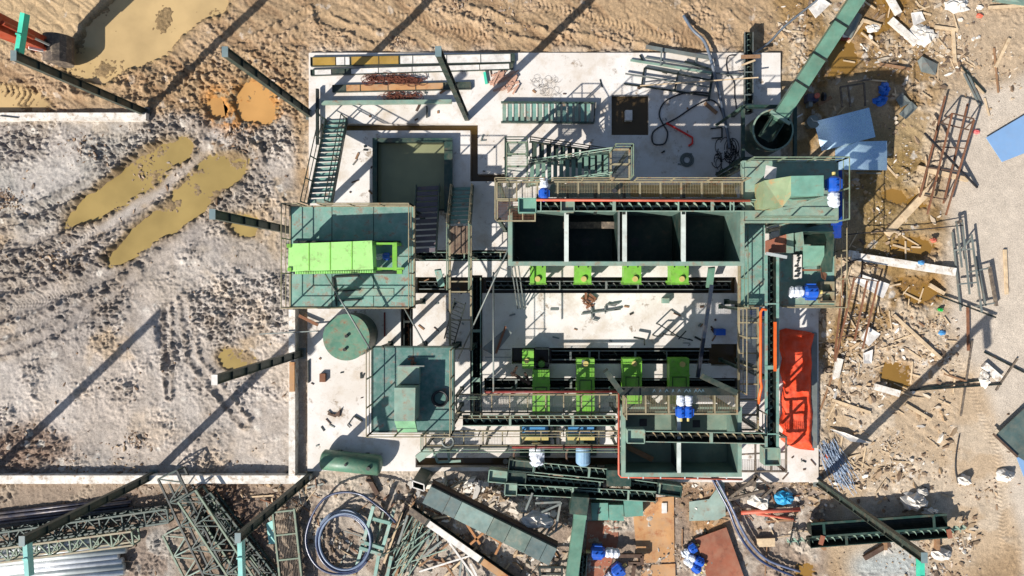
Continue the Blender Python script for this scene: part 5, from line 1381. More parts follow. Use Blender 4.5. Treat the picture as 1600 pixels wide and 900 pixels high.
crumple("blue_tarp", 1225, 777, 14, 10, .3, paint("cyan_tarp", C(50, 165, 215, .85), .45, 0, WHITE and (.6, .7, .75), .3, .05), "crumpled light blue tarpaulin above the red pipes", "tarpaulin", None, 6)
crumple("green_bottle", 1467, 484, 4, 3, .2, paint("bright_green_plastic", C(20, 190, 80, .85), .35, 0, None, 0, 0), "bright green plastic canister lying on the brown mud below the concrete beam", "canister", None, 2)
crumple("orange_bag", 1291, 712, 4, 5, .2, ORANGE, "small orange bag beside the grey wire bundle", "bag", None, 2)
crumple("brown_dirt_bag", 92, 62, 0.1, 0.1, .1, TIMBERD, "tiny brown clump by the excavator bucket", "clump", None, 2) if False else None

# ---------------------------------------------------------------- rusty frames and bars on the right
def bars(root, L, mat, nm="bar", r=.05):
    for (a, b) in L: MB().bar(P(*a), P(*b), r * 2, r * 2).build(nm, mat, root)
t1 = thing("lattice_tower_section", "rusty box lattice tower section lying across the mud and the beige pad", "lattice section", P(1480, 250, 0))
bars(t1, [((1477, 150, .5), (1437, 308, .4)), ((1488, 177, 1.3), (1449, 335, 1.1)), ((1512, 162, .5), (1474, 318, .4)), ((1522, 187, 1.3), (1478, 336, 1.1))], RUSTY, "chord", .034)
bars(t1, [((1470, 192, .5), (1488, 177, 1.3)), ((1488, 177, 1.3), (1522, 186, 1.3)), ((1470, 192, .5), (1514, 203, .5)), ((1509, 200, .5), (1522, 187, 1.3)), ((1450, 300, .45), (1462, 283, 1.2)), ((1458, 229, .4), (1510, 232, .5)), ((1449, 262, .45), (1497, 268, 1.2)), ((1444, 305, .4), (1478, 312, .45)), ((1476, 315, .4), (1482, 305, 1.1))], RUSTD, "lacing", .026)
solo(MB().bar(P(1445, 208, 1.5), P(1527, 293, .1), .08, .08), "black_bar", BLACK, "black bar leaning through the rusty lattice section", "bar")
solo(MB().bar(P(1434, 262, .2), P(1512, 281, .2), .20, .14), "timber_plank", TIMBER, "pale board lying under the rusty lattice section", "plank")
t2 = thing("lattice_tower_section", "rusty lattice section lying beside the platform rails above the white panel", "lattice section", P(1340, 490, 0))
bars(t2, [((1335, 434, 1.2), (1305, 565, 1.0)), ((1355, 438, 1.2), (1335, 532, 1.1)), ((1372, 440, 1.2), (1348, 545, 1.0)), ((1318, 430, .5), (1304, 560, .4))], RUSTY, "chord", .034)
bars(t2, [((1326, 431, 1.2), (1374, 440, 1.2)), ((1348, 407, .3), (1346, 434, 1.2)), ((1379, 420, .3), (1373, 440, 1.2)), ((1346, 409, .4), (1378, 421, .4)), ((1308, 528, 1.0), (1342, 520, 1.0))], RUSTD, "lacing", .026)
t3 = thing("scaffold", "grey steel scaffold frames lying on the edge of the beige pad", "scaffold", P(1520, 420, 0))
bars(t3, [((1488, 363, .2), (1501, 486, .2)), ((1494, 345, .5), (1503, 418, .5)), ((1503, 343, .5), (1515, 460, .4)), ((1518, 366, .6), (1534, 488, .5)), ((1525, 400, .3), (1540, 478, .3)), ((1514, 425, .3), (1549, 418, .4)), ((1498, 444, .4), (1528, 441, .4)), ((1490, 391, .3), (1521, 389, .5)), ((1524, 479, .3), (1556, 473, .3)), ((1497, 397, .4), (1517, 372, .5))], GALVD, "tube", .034)
bars(t3, [((1546, 417, .4), (1557, 478, .3)), ((1494, 349, .5), (1502, 345, .5))], DIRTST, "tube", .06)
solo(MB().bar(P(1452, 445, .15), P(1475, 459, .15), .16, .12), "timber_plank", TIMBER, "short pale board at the mud's edge beside the scaffold frames", "plank")
solo(MB().bar(P(1464, 461, .22), P(1556, 496, .2), .07, .07), "black_bar", GREEND, "long thin dark bar lying under the lower end of the scaffold frames", "bar")
solo(MB().bar(P(1512, 478, .2), P(1513, 548, .2), .10, .08), "rusty_bar", RUSTY, "rusty bar lying upright below the scaffold frames", "bar")
for a, b, m_, lab in (((1385, 366), (1462, 285), TIMBER, "long pale plank laid aslant below the rusty lattice section"), ((1330, 400), (1492, 425), CONC, "long white concrete beam lying across the mud below the concrete beam"), ((1391, 31), (1432, 68), CONC, "white concrete beam lying askew in the rubble near the long duct"), ((1387, -8), (1404, 22), CONC, "short white beam end standing in the ochre puddle at the top"),
                   ((1460, 42), (1497, 47), TIMBER, "pale board with a chunk of concrete at its end, lying beyond the ochre puddle"), ((1545, 12), (1640, 6), TIMBER, "pale board beside the greenish sheet"), ((1325, 66), (1350, 30), TIMBER, "pale plank beside the grey half pipe under the long duct"), ((1350, 32), (1376, 41), TIMBER, "thin pale plank meeting the one beside the half pipe"),
                   ((1396, 492), (1470, 560), TIMBER, "long weathered plank in the rubble above the column's shadow"), ((1423, 495), (1444, 510), TIMBERD, "short brown board above the long weathered plank"), ((1475, 584), (1510, 596), TIMBERD, "dark board under the tip of the long column shadow"), ((1415, 632), (1455, 656), TIMBER, "pale thin plank below the long column shadow"),
                   ((1366, 604), (1405, 615), CONC, "white short beam below the round ochre puddle beside the shadow"), ((1300, 625), (1360, 645), TIMBER, "pale board in the rubble behind the orange tarpaulin"), ((1305, 590), (1312, 560), CONC, "white board standing out of the rubble behind the tarpaulin"), ((1537, 570), (1562, 592), CONC, "white strip on the beige pad beyond the long column shadow"),
                   ((1605, 540), (1640, 570), TIMBERD, "dark board on the beige pad beyond the white bundle"), ((1538, 550), (1605, 584), GREEND, "thin dark bar on the beige pad beyond the white bundle"), ((1422, 610), (1565, 600), GREEND, "long thin dark bar over the rubble below the shadow tip"), ((1435, 608), (1545, 592), GREEND, "second thin dark bar meeting the one below the shadow tip"), ((1556, 610), (1590, 560), DIRTST, "thin dull rod on the beige pad beyond the rusty lattice section"),
                   ((1501, 650), (1519, 532), DIRTST, "thin upright rod lying from the pad down towards the sandy ground"), ((1570, 390), (1573, 460), TIMBER, "thin pale lath lying on the beige pad"), ((1282, 640), (1310, 560), TIMBERD, "brown board leaning in the rubble beside the tarpaulin"), ((1340, 398), (1325, 396), CONC, "white chip at the end of the long concrete beam"),
                   ((1213, 305 + 200), (1214, 520), TIMBERD, "tiny board between the tarpaulin and the conveyor"), ((1499, 100), (1540, 145), GREEND, "thin dark bar lying aslant above the rusty lattice section"), ((1510, 110), (1535, 165), GALVD, "grey bar parallel to the thin dark one above the lattice section"), ((1506, 115), (1531, 166), GALVD, "second grey bar parallel to the thin dark one above the lattice section"), ((1553, 75), (1560, 145), TIMBERD, "brown branch on the ground above the lattice section"), ((1555, 105), (1577, 60), TIMBER, "pale forked branch lying on the brown branch"), ((1489, 48), (1492, 98), TIMBER, "pale lath below the scattered concrete chunks")):
    w_ = {id(CONC): .30, id(TIMBER): .14}.get(id(m_), .08)
    if "long white concrete beam" in lab: w_ = .36
    if "slant below the rusty" in lab: w_ = .34
    z = max(gz(*a), gz(*b), 0) + w_ * .3 + .03
    solo(MB().bar(P(*a, z), P(*b, z + .02), w_, w_ * .55), "concrete_beam" if m_ is CONC else ("timber_plank" if m_ in (TIMBER, TIMBERD) else "steel_bar"), m_, lab, "beam" if m_ is CONC else ("plank" if m_ in (TIMBER, TIMBERD) else "bar"))
for pts, lab in (([(1262, 10), (1284, -4), (1298, 6), (1275, 28)], "white board lying at the top edge beside the long duct"), ([(1335, 440), (1345, 428), (1390, 444), (1380, 466)], "white panel lying under the rusty lattice section beside the platform"), ([(1345, 529), (1356, 510), (1376, 522), (1358, 541)], "square white panel leaning in the rubble over a dark hole"),
                 ([(1434, 95), (1441, 88), (1465, 100), (1462, 117), (1440, 112)], "cracked grey concrete plate at the tip of the tower's shadow"), ([(1400, 155), (1410, 145), (1424, 160), (1408, 168)], "grey concrete plate in the tower's shadow, upper of two"), ([(1405, 178), (1424, 158), (1434, 168), (1416, 186)], "grey concrete plate in the tower's shadow, lower of two"),
                 ([(1424, 20), (1440, 18), (1446, 32), (1428, 40)], "white concrete plate in the rubble beside the askew concrete beam"), ([(1349, 552), (1364, 546), (1362, 568), (1350, 568)], "pale panel on edge below the square white one"), ([(1296, 670), (1320, 676), (1362, 693), (1330, 690)], "white broken panel behind the orange tarpaulin"), ([(1550, 2), (1575, -8), (1620, -6), (1610, 10)], "greenish sheet lying in the rubble beside a pale board")):
    z = max(gz(*pts[0]), 0) + .12; flat("loose_board", pts, [z + .1 * (i % 2) for i in range(len(pts))], .05, WHITE if "grey" not in lab and "greenish" not in lab else (GALVD if "grey" in lab else GREENP), lab, "panel")
solo(MB().tube([P(1323, 58, .2), P(1340, 24, .2)], .22, 12), "half_buried_pipe", GALVD, "grey pipe lying half hidden beside the long duct at the top", "pipe", smooth=True)
b1 = thing("toolbox", "small white and dark red toolbox beside the grey pipe under the long duct", "toolbox", P(1322, 57, 0))
MB().pbox(1317, 50, 1328, 61, 0, .25).build("body", MAROON, b1); MB().pbox(1317, 53, 1328, 58, .252, .29).build("lid", WHITE, b1)
en = thing("portable_engine", "navy portable engine with a red cap and black wheel under the long duct", "engine", P(1275, 152, 0))
MB().pbox(1262, 146, 1279, 158, .1, .55).build("body", paint("navy_paint", C(28, 38, 70), .5), en); MB().cyl(P(1276, 150, .56), .12, .56, .66, 14).build("cap", REDP, en)
q = P(1287, 151, .4); MB().tube([q - Vector((.06, 0, 0)), q + Vector((.06, 0, 0))], .2, 16).build("wheel", BLACK, en); MB().pbox(1264, 157, 1270, 166, .1, .5).build("handle_box", GALVD, en)
solo(MB().bar(P(1278, 163, .15), P(1299, 152, .2), .18, .08), "timber_plank", TIMBERD, "dull plank beside the portable engine", "plank")
bu = thing("bucket", "grey bucket with a white handle between the drum and the bowed sheets", "bucket", P(1271, 190, 0))
MB().cyl(P(1271, 190, .55), .22, 0, .55, 18, .30).build("body", GALVD, bu); MB().tube([P(1267, 184, .6), P(1271, 189, .7), P(1280, 190, .6)], .015, 5).build("handle", WHITE, bu)
solo(MB().bar(P(1244, 184, .35), P(1254, 178, .4), .06, .04), "white_stick", WHITE, "short white stick over the dark slot beside the drum", "stick")
hf = thing("pipe_hoop", "rectangular dull pipe frame standing in the tower's shadow", "frame", P(1332, 150, 0))
bars(hf, [((1313, 136, .5), (1350, 130, .5)), ((1313, 136, .5), (1316, 168, .3)), ((1350, 130, .5), (1352, 166, .3)), ((1325, 134, .5), (1329, 167, .3)), ((1325, 128, .6), (1362, 124, .6))], DIRTST, "tube", .035)
solo(MB().bar(P(1375, 100, .1), P(1422, 108, .15), .12, .07), "timber_plank", TIMBERD, "brown plank lying in the shadow of the tower top", "plank")
solo(MB().bar(P(1338, 270, .1), P(1376, 271, .1), .06, .05), "steel_bar", GALVD, "thin pale bar below the glossy bowed sheets", "bar")
hose("black_cable", [(1150, 98, .6), (1195, 72, .1), (1225, 42, .1), (1262, 12, .1), (1290, -10, .1)], .05, paint("grey_cable", C(100, 110, 120), .5), "grey cable running from the slab's corner up past the white board", "cable", 0)
hose("black_cable", [(1320, 367, .5), (1370, 362, .4), (1430, 359, .3), (1505, 352, .5)], .025, BLACK, "thin black cable strung from the platform rails to the scaffold frames", "cable", 0)
hose("black_cable", [(1322, 412, .5), (1345, 405, .3), (1362, 413, .2), (1380, 405, .2), (1400, 398, .2)], .03, BLACK, "black cable sagging over the end of the white concrete beam", "cable", 0)
hose("black_cable", [(1499, 680, .05), (1494, 710, .05), (1493, 735, .05), (1497, 755, .05)], .03, BLACK, "dark cable on the sandy ground leading to the round white sack", "cable", 0)
for x, y, m_, lab in ((1525, 206, paint("pink_plastic", C(220, 110, 110, .8), .5), "pink plastic scrap on the beige pad beside the lattice section"), (1530, 12, WHITE, "white plastic lid in the rubble beside a tiny red bottle"), (1433, 411, BLUEP, "small light blue rag on the white concrete beam"), (1453, 376, REDP, "small white and red packet on the mud above the concrete beam"), (1530, 25, REDP, "tiny red bottle lying in the rubble beside a white lid"), (1470, 520, BLUEP, "light blue strip in the rubble above the column shadow")):
    crumple("plastic_scrap", x, y, 5, 3.5, .12, m_, lab, "plastic scrap", None, 3, z=max(gz(x, y), 0) + (.28 if "beam" in lab else 0))
mb = MB()
for i in range(70):
    t0 = R.random(); x0 = 1284 + R.uniform(-4, 22); y0 = 690 + R.uniform(-5, 25); L = R.uniform(25, 70); dx = R.uniform(.25, .75)
    pts = [P(x0 + dx * L * k / 4 + R.uniform(-2, 2), y0 + L * k / 4, .05 + R.random() * .22) for k in range(5)]; mb.tube(pts, .014, 4)
solo(mb, "wire_bundle", paint("blue_grey_wire", C(150, 170, 195, .8), .5, .2), "bundle of blue grey wire strands spilling down behind the orange tarpaulin", "wire bundle")
# ---------------------------------------------------------------- storage along the bottom edge
conveyor(P(802, 727, 1.0), P(950, 741, 1.0), .42, .5, "topmost of the stacked screw conveyors lying below the plant", rim=GREENP, straps=((.22, .1), (.80, .1)), pitch=.34, endbox=((-.2, .95, .01, GREEN),), supports=(.12, .5, .88))
conveyor(P(822, 749, 1.0), P(942, 761, 1.0), .42, .5, "second of the stacked screw conveyors, with a grey sheet at its end", rim=GREENP, straps=((.95, .1),), pitch=.34, endbox=((-.85, -.02, .02, GREEN), (-1.7, -.87, .02, GREENP)), supports=(.12, .5, .88))
conveyor(P(808, 765, 1.1), P(1025, 776, 1.1), .42, .5, "longest of the stacked screw conveyors, lowest in the photo", rim=GREENP, straps=((.4, .09), (.8, .09)), pitch=.34, endbox=((-.55, -.02, .02, GREENP),), supports=(.12, .5, .88))
conveyor(P(986, 757, .9), P(1066, 768, .9), .42, .5, "short conveyor end with an empty dark trough beside the stacked conveyors", rim=GREENP, straps=((.55, .1),), pitch=.34, endbox=((1.2, 2.3, .01, GREEN),), supports=(.12, .5, .88))
solo(MB().pbox(948, 735, 986, 760, .1, 1.15), "green_box", GREEN, "dark green drive box between the stacked conveyors and the lower tanks", "box")
sc = thing("elevator_leg", "long pale green box casing with a square head standing below the stacked conveyors", "elevator", P(905, 800, 0))
t4 = [(890, 803), (917, 805), (921, 778), (894, 776)]; mb = MB(); mb.hexa([drop(P(a, b, 1.6), .1) for a, b in t4], [P(a, b, 1.6) for a, b in t4]); mb.build("head", GREEN, sc)
MB().bar(P(906, 806, 1.1), P(890, 925, 1.1), .54, .46).build("casing", DUCT, sc)
mb = MB(); mb.bar(P(896, 804, 1.2), P(916, 806, 1.2), .2, .5); mb.build("collar", DUCT, sc)
conveyor(P(912, 868, .5), P(908, 930, .5), .28, .35, "short narrow conveyor beside the long pale green casing at the bottom edge", rim=GREENP, pitch=.25)
for pts, lab, mk in (([(924, 786), (950, 786), (951, 813), (925, 813)], "green steel hood with a dark scrawl, one of three in a row", True), ([(951.5, 789), (974, 789), (975, 814), (952, 813)], "middle green steel panel in the row of three below the stacked conveyors", False), ([(974.5, 783), (1004, 781), (1005, 806), (976, 808)], "plain green steel hood at the end of the row nearer the rusty plate", False)):
    r_ = flat("steel_hood", pts, [.55, .55, .5, .5], .45, paint("panel_green", C(100, 152, 136, .82), .45, 0, RUST, .2, .1), lab, "panel")
    if mk:
        mb = MB(); mb.bar(P(937, 794, .57), P(934, 803, .56), .05, .02); mb.bar(P(934, 803, .56), P(938, 801, .56), .05, .02); mb.build("scrawl", BLACK, r_)
flat("rust_plate", [(990, 808), (998, 779), (1053, 776), (1054, 878), (996, 880)], .06, .04, RUSTPL, "large orange tan rusty plate lying flat beside the green panels", "steel plate")
flat("rust_plate", [(1002, 883), (1055, 881), (1056, 930), (1002, 930)], .07, .04, RUSTPL, "orange tan rusty plate cut by the bottom edge", "steel plate")
flat("rust_plate", [(918, 815), (966, 812), (966, 845), (940, 930), (912, 930)], .05, .04, RUSTPB, "brown rusty plate under the blue motor at the bottom", "steel plate")
flat("rust_plate", [(1086, 842), (1135, 824), (1162, 900), (1170, 930), (1110, 930), (1100, 880)], .2, .06, RUSTPB, "reddish brown rusty plate lying beside the motor cluster", "steel plate")
flat("pale_sheet", [(1077, 784), (1108, 780), (1128, 752), (1132, 753), (1134, 806), (1120, 813), (1077, 814)], .1, .03, paint("pale_green_sheet", C(160, 180, 168, .8), .4, .1, RUST, .3, .2), "pale greenish sheet lying on orange soil under the double hose", "sheet")
mb = MB(); 
for (a, b, c, d) in ((966, 868, 1003, 868), (1003, 868, 1003, 882), (982, 880, 1000, 880), (992, 880, 988, 905)): mb.bar(P(a, b, .5), P(c, d, .5), .16, .14)
solo(mb, "angle_iron_offcut", RUSTD, "rusty angle frame beside the orange tan plates", "frame")
solo(MB().pbox(1034, 786, 1042, 802, .1, .13), "white_paper", WHITE, "small white sheet on the top of the large orange tan plate", "paper")
geared_motor(P(943, 859, .1), (-1, .05), 1.35, .26, "blue motor with white end lying on the brown rusty plate at the bottom")
geared_motor(P(958, 893, .1), (.6, .5), 1.2, .25, "blue motor cut by the bottom edge next to the rusty angle frame")
gm = "cluster of blue motors beside the reddish brown plate"
geared_motor(P(1076, 857, .1), (.8, .5), .8, .17, "uppermost small blue motor in the cluster beside the reddish brown plate", gm)
geared_motor(P(1085, 872, .1), (.9, -.4), .9, .17, "middle small blue motor in the cluster beside the reddish brown plate", gm)
geared_motor(P(1081, 881, .1), (.8, -.6), .9, .17, "lowest small blue motor in the cluster beside the reddish brown plate", gm)
hose("navy_hose", [(1112, 746, .1), (1122, 765, .2), (1138, 795, .3), (1150, 825, .3), (1168, 855, .25), (1195, 880, .15), (1240, 900, .1)], .06, HOSE, "darker of two hoses running down side by side past the pale greenish sheet", z=0)
hose("navy_hose", [(1118, 746, .1), (1129, 766, .2), (1145, 797, .3), (1158, 825, .3), (1175, 852, .25), (1202, 876, .15), (1250, 893, .1)], .06, paint("grey_blue_hose", C(96, 108, 136, .85), .3, 0, None, 0, .06), "greyer of two hoses running down side by side past the pale greenish sheet", z=0)
for a, b, r_, lab in (((1158, 801), (1250, 796), .10, "upper and thicker of two red pipes lying below the light blue tarpaulin"), ((1182, 803), (1240, 811), .06, "lower and thinner of two red pipes lying below the light blue tarpaulin")):
    pipe("red_pipe", [(*a, .2), (*b, .2)], r_, REDP, lab)
g3 = "brown angle iron bars at the foot of the lower tanks"
for a, b in (((1139, 778), (1183, 745)), ((1138, 781), (1194, 766)), ((1180, 742), (1208, 762)), ((1190, 778), (1210, 760)), ((1180, 742), (1178, 760))):
    solo(MB().bar(P(*a, .4), P(*b, .4), .12, .12), "angle_iron", DIRTST, "brown angle iron propped crosswise below the brown access frame", "angle iron", g3)
flat("timber_crate", [(1183, 842), (1211, 841), (1211, 854), (1183, 855)], .2, .08, TIMBER, "small pale timber frame lying beside the double hose", "frame")

# conveyor troughs stored at the lower right
conveyor(P(1268, 829, .85), P(1480, 814, .85), .5, .55, "empty dark green trough, upper of the pair stored on the sandy ground", name="empty_trough", cat="trough", screw=False, rim=GREEN, straps=((.09, .12), (.90, .12)), wide=.1)
conveyor(P(1266, 848, .8), P(1482, 832, .8), .42, .5, "stored screw conveyor with its screw sticking out of both ends", rim=GREEN, flight=GREENP, straps=((.26, .12), (.63, .2)), overhang=.95, pitch=.34)
for x in (1285, 1380, 1462): solo(MB().bar(P(x, 812, .14), P(x + 2, 858, .14), .16, .28), "timber_bearer", TIMBERD, "timber bearer under the stored troughs on the sandy ground", "timber", "timber bearers under the stored troughs")
for a, b in (((1280, 838), (1285, 851)), ((1482, 829), (1484, 842))):
    pass
solo(MB().bar(P(1282, 851, .92), P(1286, 837, .92), .2, .05), "rusty_strap", RUSTPB, "rusty strap across the screw tail end of the lower stored conveyor", "strap")
solo(MB().bar(P(1482, 827, .92), P(1485, 841, .92), .2, .05), "rusty_strap", RUSTPB, "rusty strap across the sack end of the lower stored conveyor", "strap")
solo(MB().bar(P(1350, 872, .15), P(1390, 849, .2), .22, .14), "channel_iron", RUSTD, "rusty channel iron lying below the stored troughs", "channel iron")

# lattice trusses and pipes, lower left
def truss(a, b, wid, label, mat=GREEN, mat2=None, bays=8, depth=.0, r=.04, group="lattice trusses stacked by the clay yard"):
    a, b = Vector(a), Vector(b); u = (b - a).normalized(); n = Vector((-u.y, u.x, 0)).normalized() * (wid / 2); L = (b - a).length
    root = thing("lattice_truss", label, "truss", (a + b) / 2, group); mat2 = mat2 or mat
    layers = [0] + ([-depth] if depth else [])
    for dz in layers:
        o = Vector((0, 0, dz))
        for sg in (-1, 1): MB().bar(a + n * sg + o, b + n * sg + o, r * 2, r * 2).build("chord", mat, root)
        mb = MB()
        for i in range(bays):
            p, q = a + u * (L * i / bays), a + u * (L * (i + 1) / bays); sg = 1 if i % 2 else -1
            mb.bar(p + n * sg + o, q - n * sg + o, r * 1.2, r * 1.2)
        mb.build("lacing", mat2, root)
        for i in range(0, bays + 1, 2):
            p = a + u * (L * i / bays); MB().bar(p + n + o, p - n + o, r * 1.5, r * 1.5).build("batten", mat2, root)
    if depth:
        for i in range(0, bays + 1, 2):
            for sg in (-1, 1):
                p = a + u * (L * i / bays) + n * sg; MB().bar(p, p - Vector((0, 0, depth)), r * 1.3, r * 1.3).build("post", mat2, root)
    return root
truss(P(262, 742, .95), P(348, 925, .75), .95, "dark green lattice truss reaching over the long ground beam", GREEND, GREEN, 10, .6)
truss(P(292, 775, 1.1), P(392, 925, 1.1), .95, "pale edged lattice truss beside the one over the ground beam", RAILG, GREEN, 8, .7)
truss(P(322, 775, .55), P(432, 915, .55), .5, "narrow green lattice truss lying outermost in the stack, beside the hose coil", GREEN, GREEND, 10, .4)
truss(P(268, 830, .12), P(318, 930, .12), .9, "light lattice truss beside the gravelly ground in the stack", RAILG, GREENP, 6)
truss(P(306, 800, .3), P(372, 925, .3), .5, "dark green lattice truss buried in the middle of the stack", GREEND, GREEND, 8)
truss(P(335, 790, .12), P(445, 930, .12), .4, "dark narrow truss half hidden beneath the outermost one", GREEN, GREEN, 10)
truss(P(-20, 871, 1.1), P(207, 841, 1.1), .62, "khaki railed frame truss lying across the silver pipes", KHAKI, RAILG, 14, .5, group="lattice trusses lying above the silver pipes")
truss(P(-20, 846, .7), P(262, 806, .7), .62, "green lattice truss lying along the dark pipes", GREEN, GREEN, 16, .4, group="lattice trusses lying above the silver pipes")
truss(P(-20, 832, .4), P(262, 795, .4), .4, "dark green truss lying against the dark pipes", GREEND, GREEN, 14, group="lattice trusses lying above the silver pipes")
gp = "dark steel pipes lying side by side above the trusses"
for i in range(5):
    y = 806 + i * 5.5; solo(MB().tube([P(-30, y, .12 + .1 * (i % 2)), P(198 + (i * 7) % 11, y - 28, .12 + .1 * (i % 2))], .085, 10), "dark_pipe", paint("dark_pipe_steel", C(58, 60, 76, .85), .4, .3, None, 0, .2), "dark steel pipe in the row above the green trusses", "pipe", gp, True)
gp = "silver pipes stacked by the clay yard"
for i, (y, xe, z) in enumerate(((864, 190, .45), (872, 197, .55), (881, 185, .4), (889, 192, .25), (897, 194, .3), (906, 194, .2), (857, 150, .3))):
    solo(MB().tube([P(-30, y + 10, z), P(xe, y - 13, z)], .15, 14), "silver_pipe", GALV if i % 3 == 1 else paint("silver_pipe_bright", C(224, 228, 232, .95), .32, .25, None, 0, .08), "silver steel pipe in the stack below the khaki truss", "pipe", gp, True)

# grating panel, green frame, hose coil, posts
gp_ = thing("walkway_section", "long framed grating panel lying beside the big navy hose coil", "panel", P(448, 860, 0))
a, b = P(443, 796, .5), P(457, 925, .5); u = (b - a).normalized(); n_ = Vector((-u.y, u.x, 0))
for sg in (-1, 1): MB().bar(a + n_ * sg * .5, b + n_ * sg * .5, .08, .12).build("side_rail", RAILG, gp_)
for f in (0.02, .3, .6, .95): MB().bar(a + (b - a) * f - n_ * .46, a + (b - a) * f + n_ * .46, .07, .1).build("cross_rail", RAILG, gp_)
mb = MB()
for i in range(13): mb.bar(a + n_ * (-.44 + .073 * i), b + n_ * (-.44 + .073 * i), .018, .03)
mb.build("grating", DIRTST, gp_)
solo(MB().bar(P(464, 800, .3), P(472, 925, .3), .14, .2), "lying_beam", DIRTST, "dull steel beam lying close beside the framed grating panel", "steel beam")
flat("turquoise_sheet", [(416, 818), (428, 812), (430, 850), (420, 850)], .1, .02, CAPC, "pale turquoise sheet showing beside the framed grating panel", "sheet")
hc = thing("hose_coil", "big navy hose coil with one wide loose loop", "hose", P(532, 848, 0))
for k, (rx, ry, dx, dy, z) in enumerate(((41, 46, 537, 846, .28), (39, 43, 536, 848, .45), (44, 48, 538, 845, .12), (42, 45, 537, 849, .6), (40, 44, 539, 846, .75))):
    MB().tube([P(dx + rx * math.cos(.131 * t_), dy + ry * math.sin(.131 * t_), z + .05 * math.sin(.131 * t_ * 2 + k)) for t_ in range(48)], .055, 8, closed=True).build("turn", HOSE if k % 2 else HOSE_SHEEN, hc, True)
pts = [(618, 816, 1.0), (605, 802, 1.05), (590, 790, 1.0), (565, 773, .8), (535, 769, .7), (508, 778, .6), (488, 805, .5), (478, 840, .35), (484, 868, .3), (500, 888, .3), (525, 897, .3), (556, 893, .35), (574, 876, .4)]
MB().tube(smoothpts([P(*p) for p in pts]), .055, 8).build("loose_loop", HOSE, hc, True)
uf = thing("channel_rack", "pale green channel frame leaning under one side of the navy hose coil", "frame", P(590, 850, 0))
bars(uf, [((584, 790, .9), (556, 890, .3)), ((616, 795, .9), (594, 870, .4)), ((583, 810, .9), (610, 817, .9)), ((563, 845, .6), (600, 857, .6)), ((562, 855, .6), (596, 866, .6)), ((592, 867, .5), (582, 925, .3)), ((612, 868, .3), (600, 925, .2))], TEAL, "channel", .075)
bars(uf, [((600, 795, .5), (588, 850, .3))], RAILG, "strut", .04)
sp_ = thing("square_tube_post", "upright dark green square tube with a white edged open top, at the slab's lower corner", "post", P(675, 738, 0))
zt = 2.25; t4 = [(645, 761), (663, 767), (662.5, 757), (644.5, 751)]
tp = [P(a, b, zt) for a, b in t4]
mb = MB()
for i in range(4):
    p, q = tp[i], tp[(i + 1) % 4]; c_m = sum(tp, Vector()) / 4
    ins = lambda v: v + (c_m - v) * .14
    mb.add([drop(p, 0), drop(q, 0), q, p, drop(ins(p), 0), drop(ins(q), 0), ins(q), ins(p)], [(0, 1, 2, 3), (7, 6, 5, 4), (3, 2, 6, 7)])
mb.build("tube", GREEN, sp_)
mb = MB()
for i in range(4): mb.bar(tp[i] + Vector((0, 0, .02)), tp[(i + 1) % 4] + Vector((0, 0, .02)), .05, .03)
mb.build("rim", WHITE, sp_)
db = thing("long_duct", "long grey green sheet metal duct lying aslant on steel trestles", "duct", P(765, 820, 0))
a, b = P(668, 769, 1.5), P(864, 866, 1.5); u = (b - a).normalized(); n_ = Vector((-u.y, u.x, 0)); L = (b - a).length
seg = [0, .16, .25, .5, .64, .8, .92, 1.0]
for i in range(len(seg) - 1):
    MB().bar(a + u * L * seg[i] + u * .012, a + u * L * seg[i + 1] - u * .012, .82, .7).build("panel", [paint("duct_grey", C(104, 122, 120, .8), .4, .1, None, 0, .12), paint("duct_pale", C(134, 156, 148, .8), .4, .1, None, 0, .15), paint("duct_mid", C(112, 130, 120, .8), .4, .1, C(160, 150, 130), .3, .12)][(0, 0, 1, 2, 2, 0, 0)[i]], db)
MB().bar(a + n_ * .46 + Vector((0, 0, -.1)), b + n_ * .46 + Vector((0, 0, -.1)), .1, .5).build("back_flange", RUSTD, db)
for f in (.12, .85):
    q = a + u * L * f
    for sg in (-1, 1):
        for s2 in (-1, 1): MB().bar(q + n_ * sg * .5 + u * s2 * .1 - Vector((0, 0, .38)), Vector((q.x, q.y, 0)) + n_ * sg * .75 + u * s2 * .5, .08, .08).build("leg", GALVD, db)
hb = thing("lying_beam", "long white and brown topped steel beam lying aslant beside the sheet metal duct", "steel beam", P(740, 850, 0))
a, b = P(641, 795, .45), P(812, 915, .35); u = (b - a).normalized(); L = (b - a).length
MB().isec(a, b, .34, .32, .03, (u.cross(Vector((0, 0, 1))))).build("beam", GREEND, hb)
for f0, f1, m_ in ((0, .15, DIRTST), (.17, .64, WHITE), (.66, .88, RUSTPL), (.89, 1, WHITE)): MB().bar(a + u * L * f0 + Vector((0, 0, .19)), a + u * L * f1 + Vector((0, 0, .19)), .30, .03).build("mill_scale", m_, hb)
gr_ = "thin green rods in the loose bundle"
for i in range(34):
    x0, y0 = 640 + R.gauss(0, 12), 818 + R.uniform(-14, 40); an = math.radians(R.gauss(56, 13)); L_ = R.uniform(45, 95)
    z0 = R.uniform(.1, .55)
    p = P(x0 + L_ * .5 * math.cos(an), y0 - L_ * .3 * math.sin(an) + 10, z0); q = P(x0 - L_ * .5 * math.cos(an), y0 + L_ * .7 * math.sin(an) + 10, max(.05, z0 + R.uniform(-.2, .2)))
    solo(MB().bar(p, q, .045, .045), "green_rod", GREENP if i % 3 else GREEN, "thin green rod in the loose bundle between the hose coil and the long beam", "rod", gr_)
gw = "pale stakes and bars in the pile at the bottom"
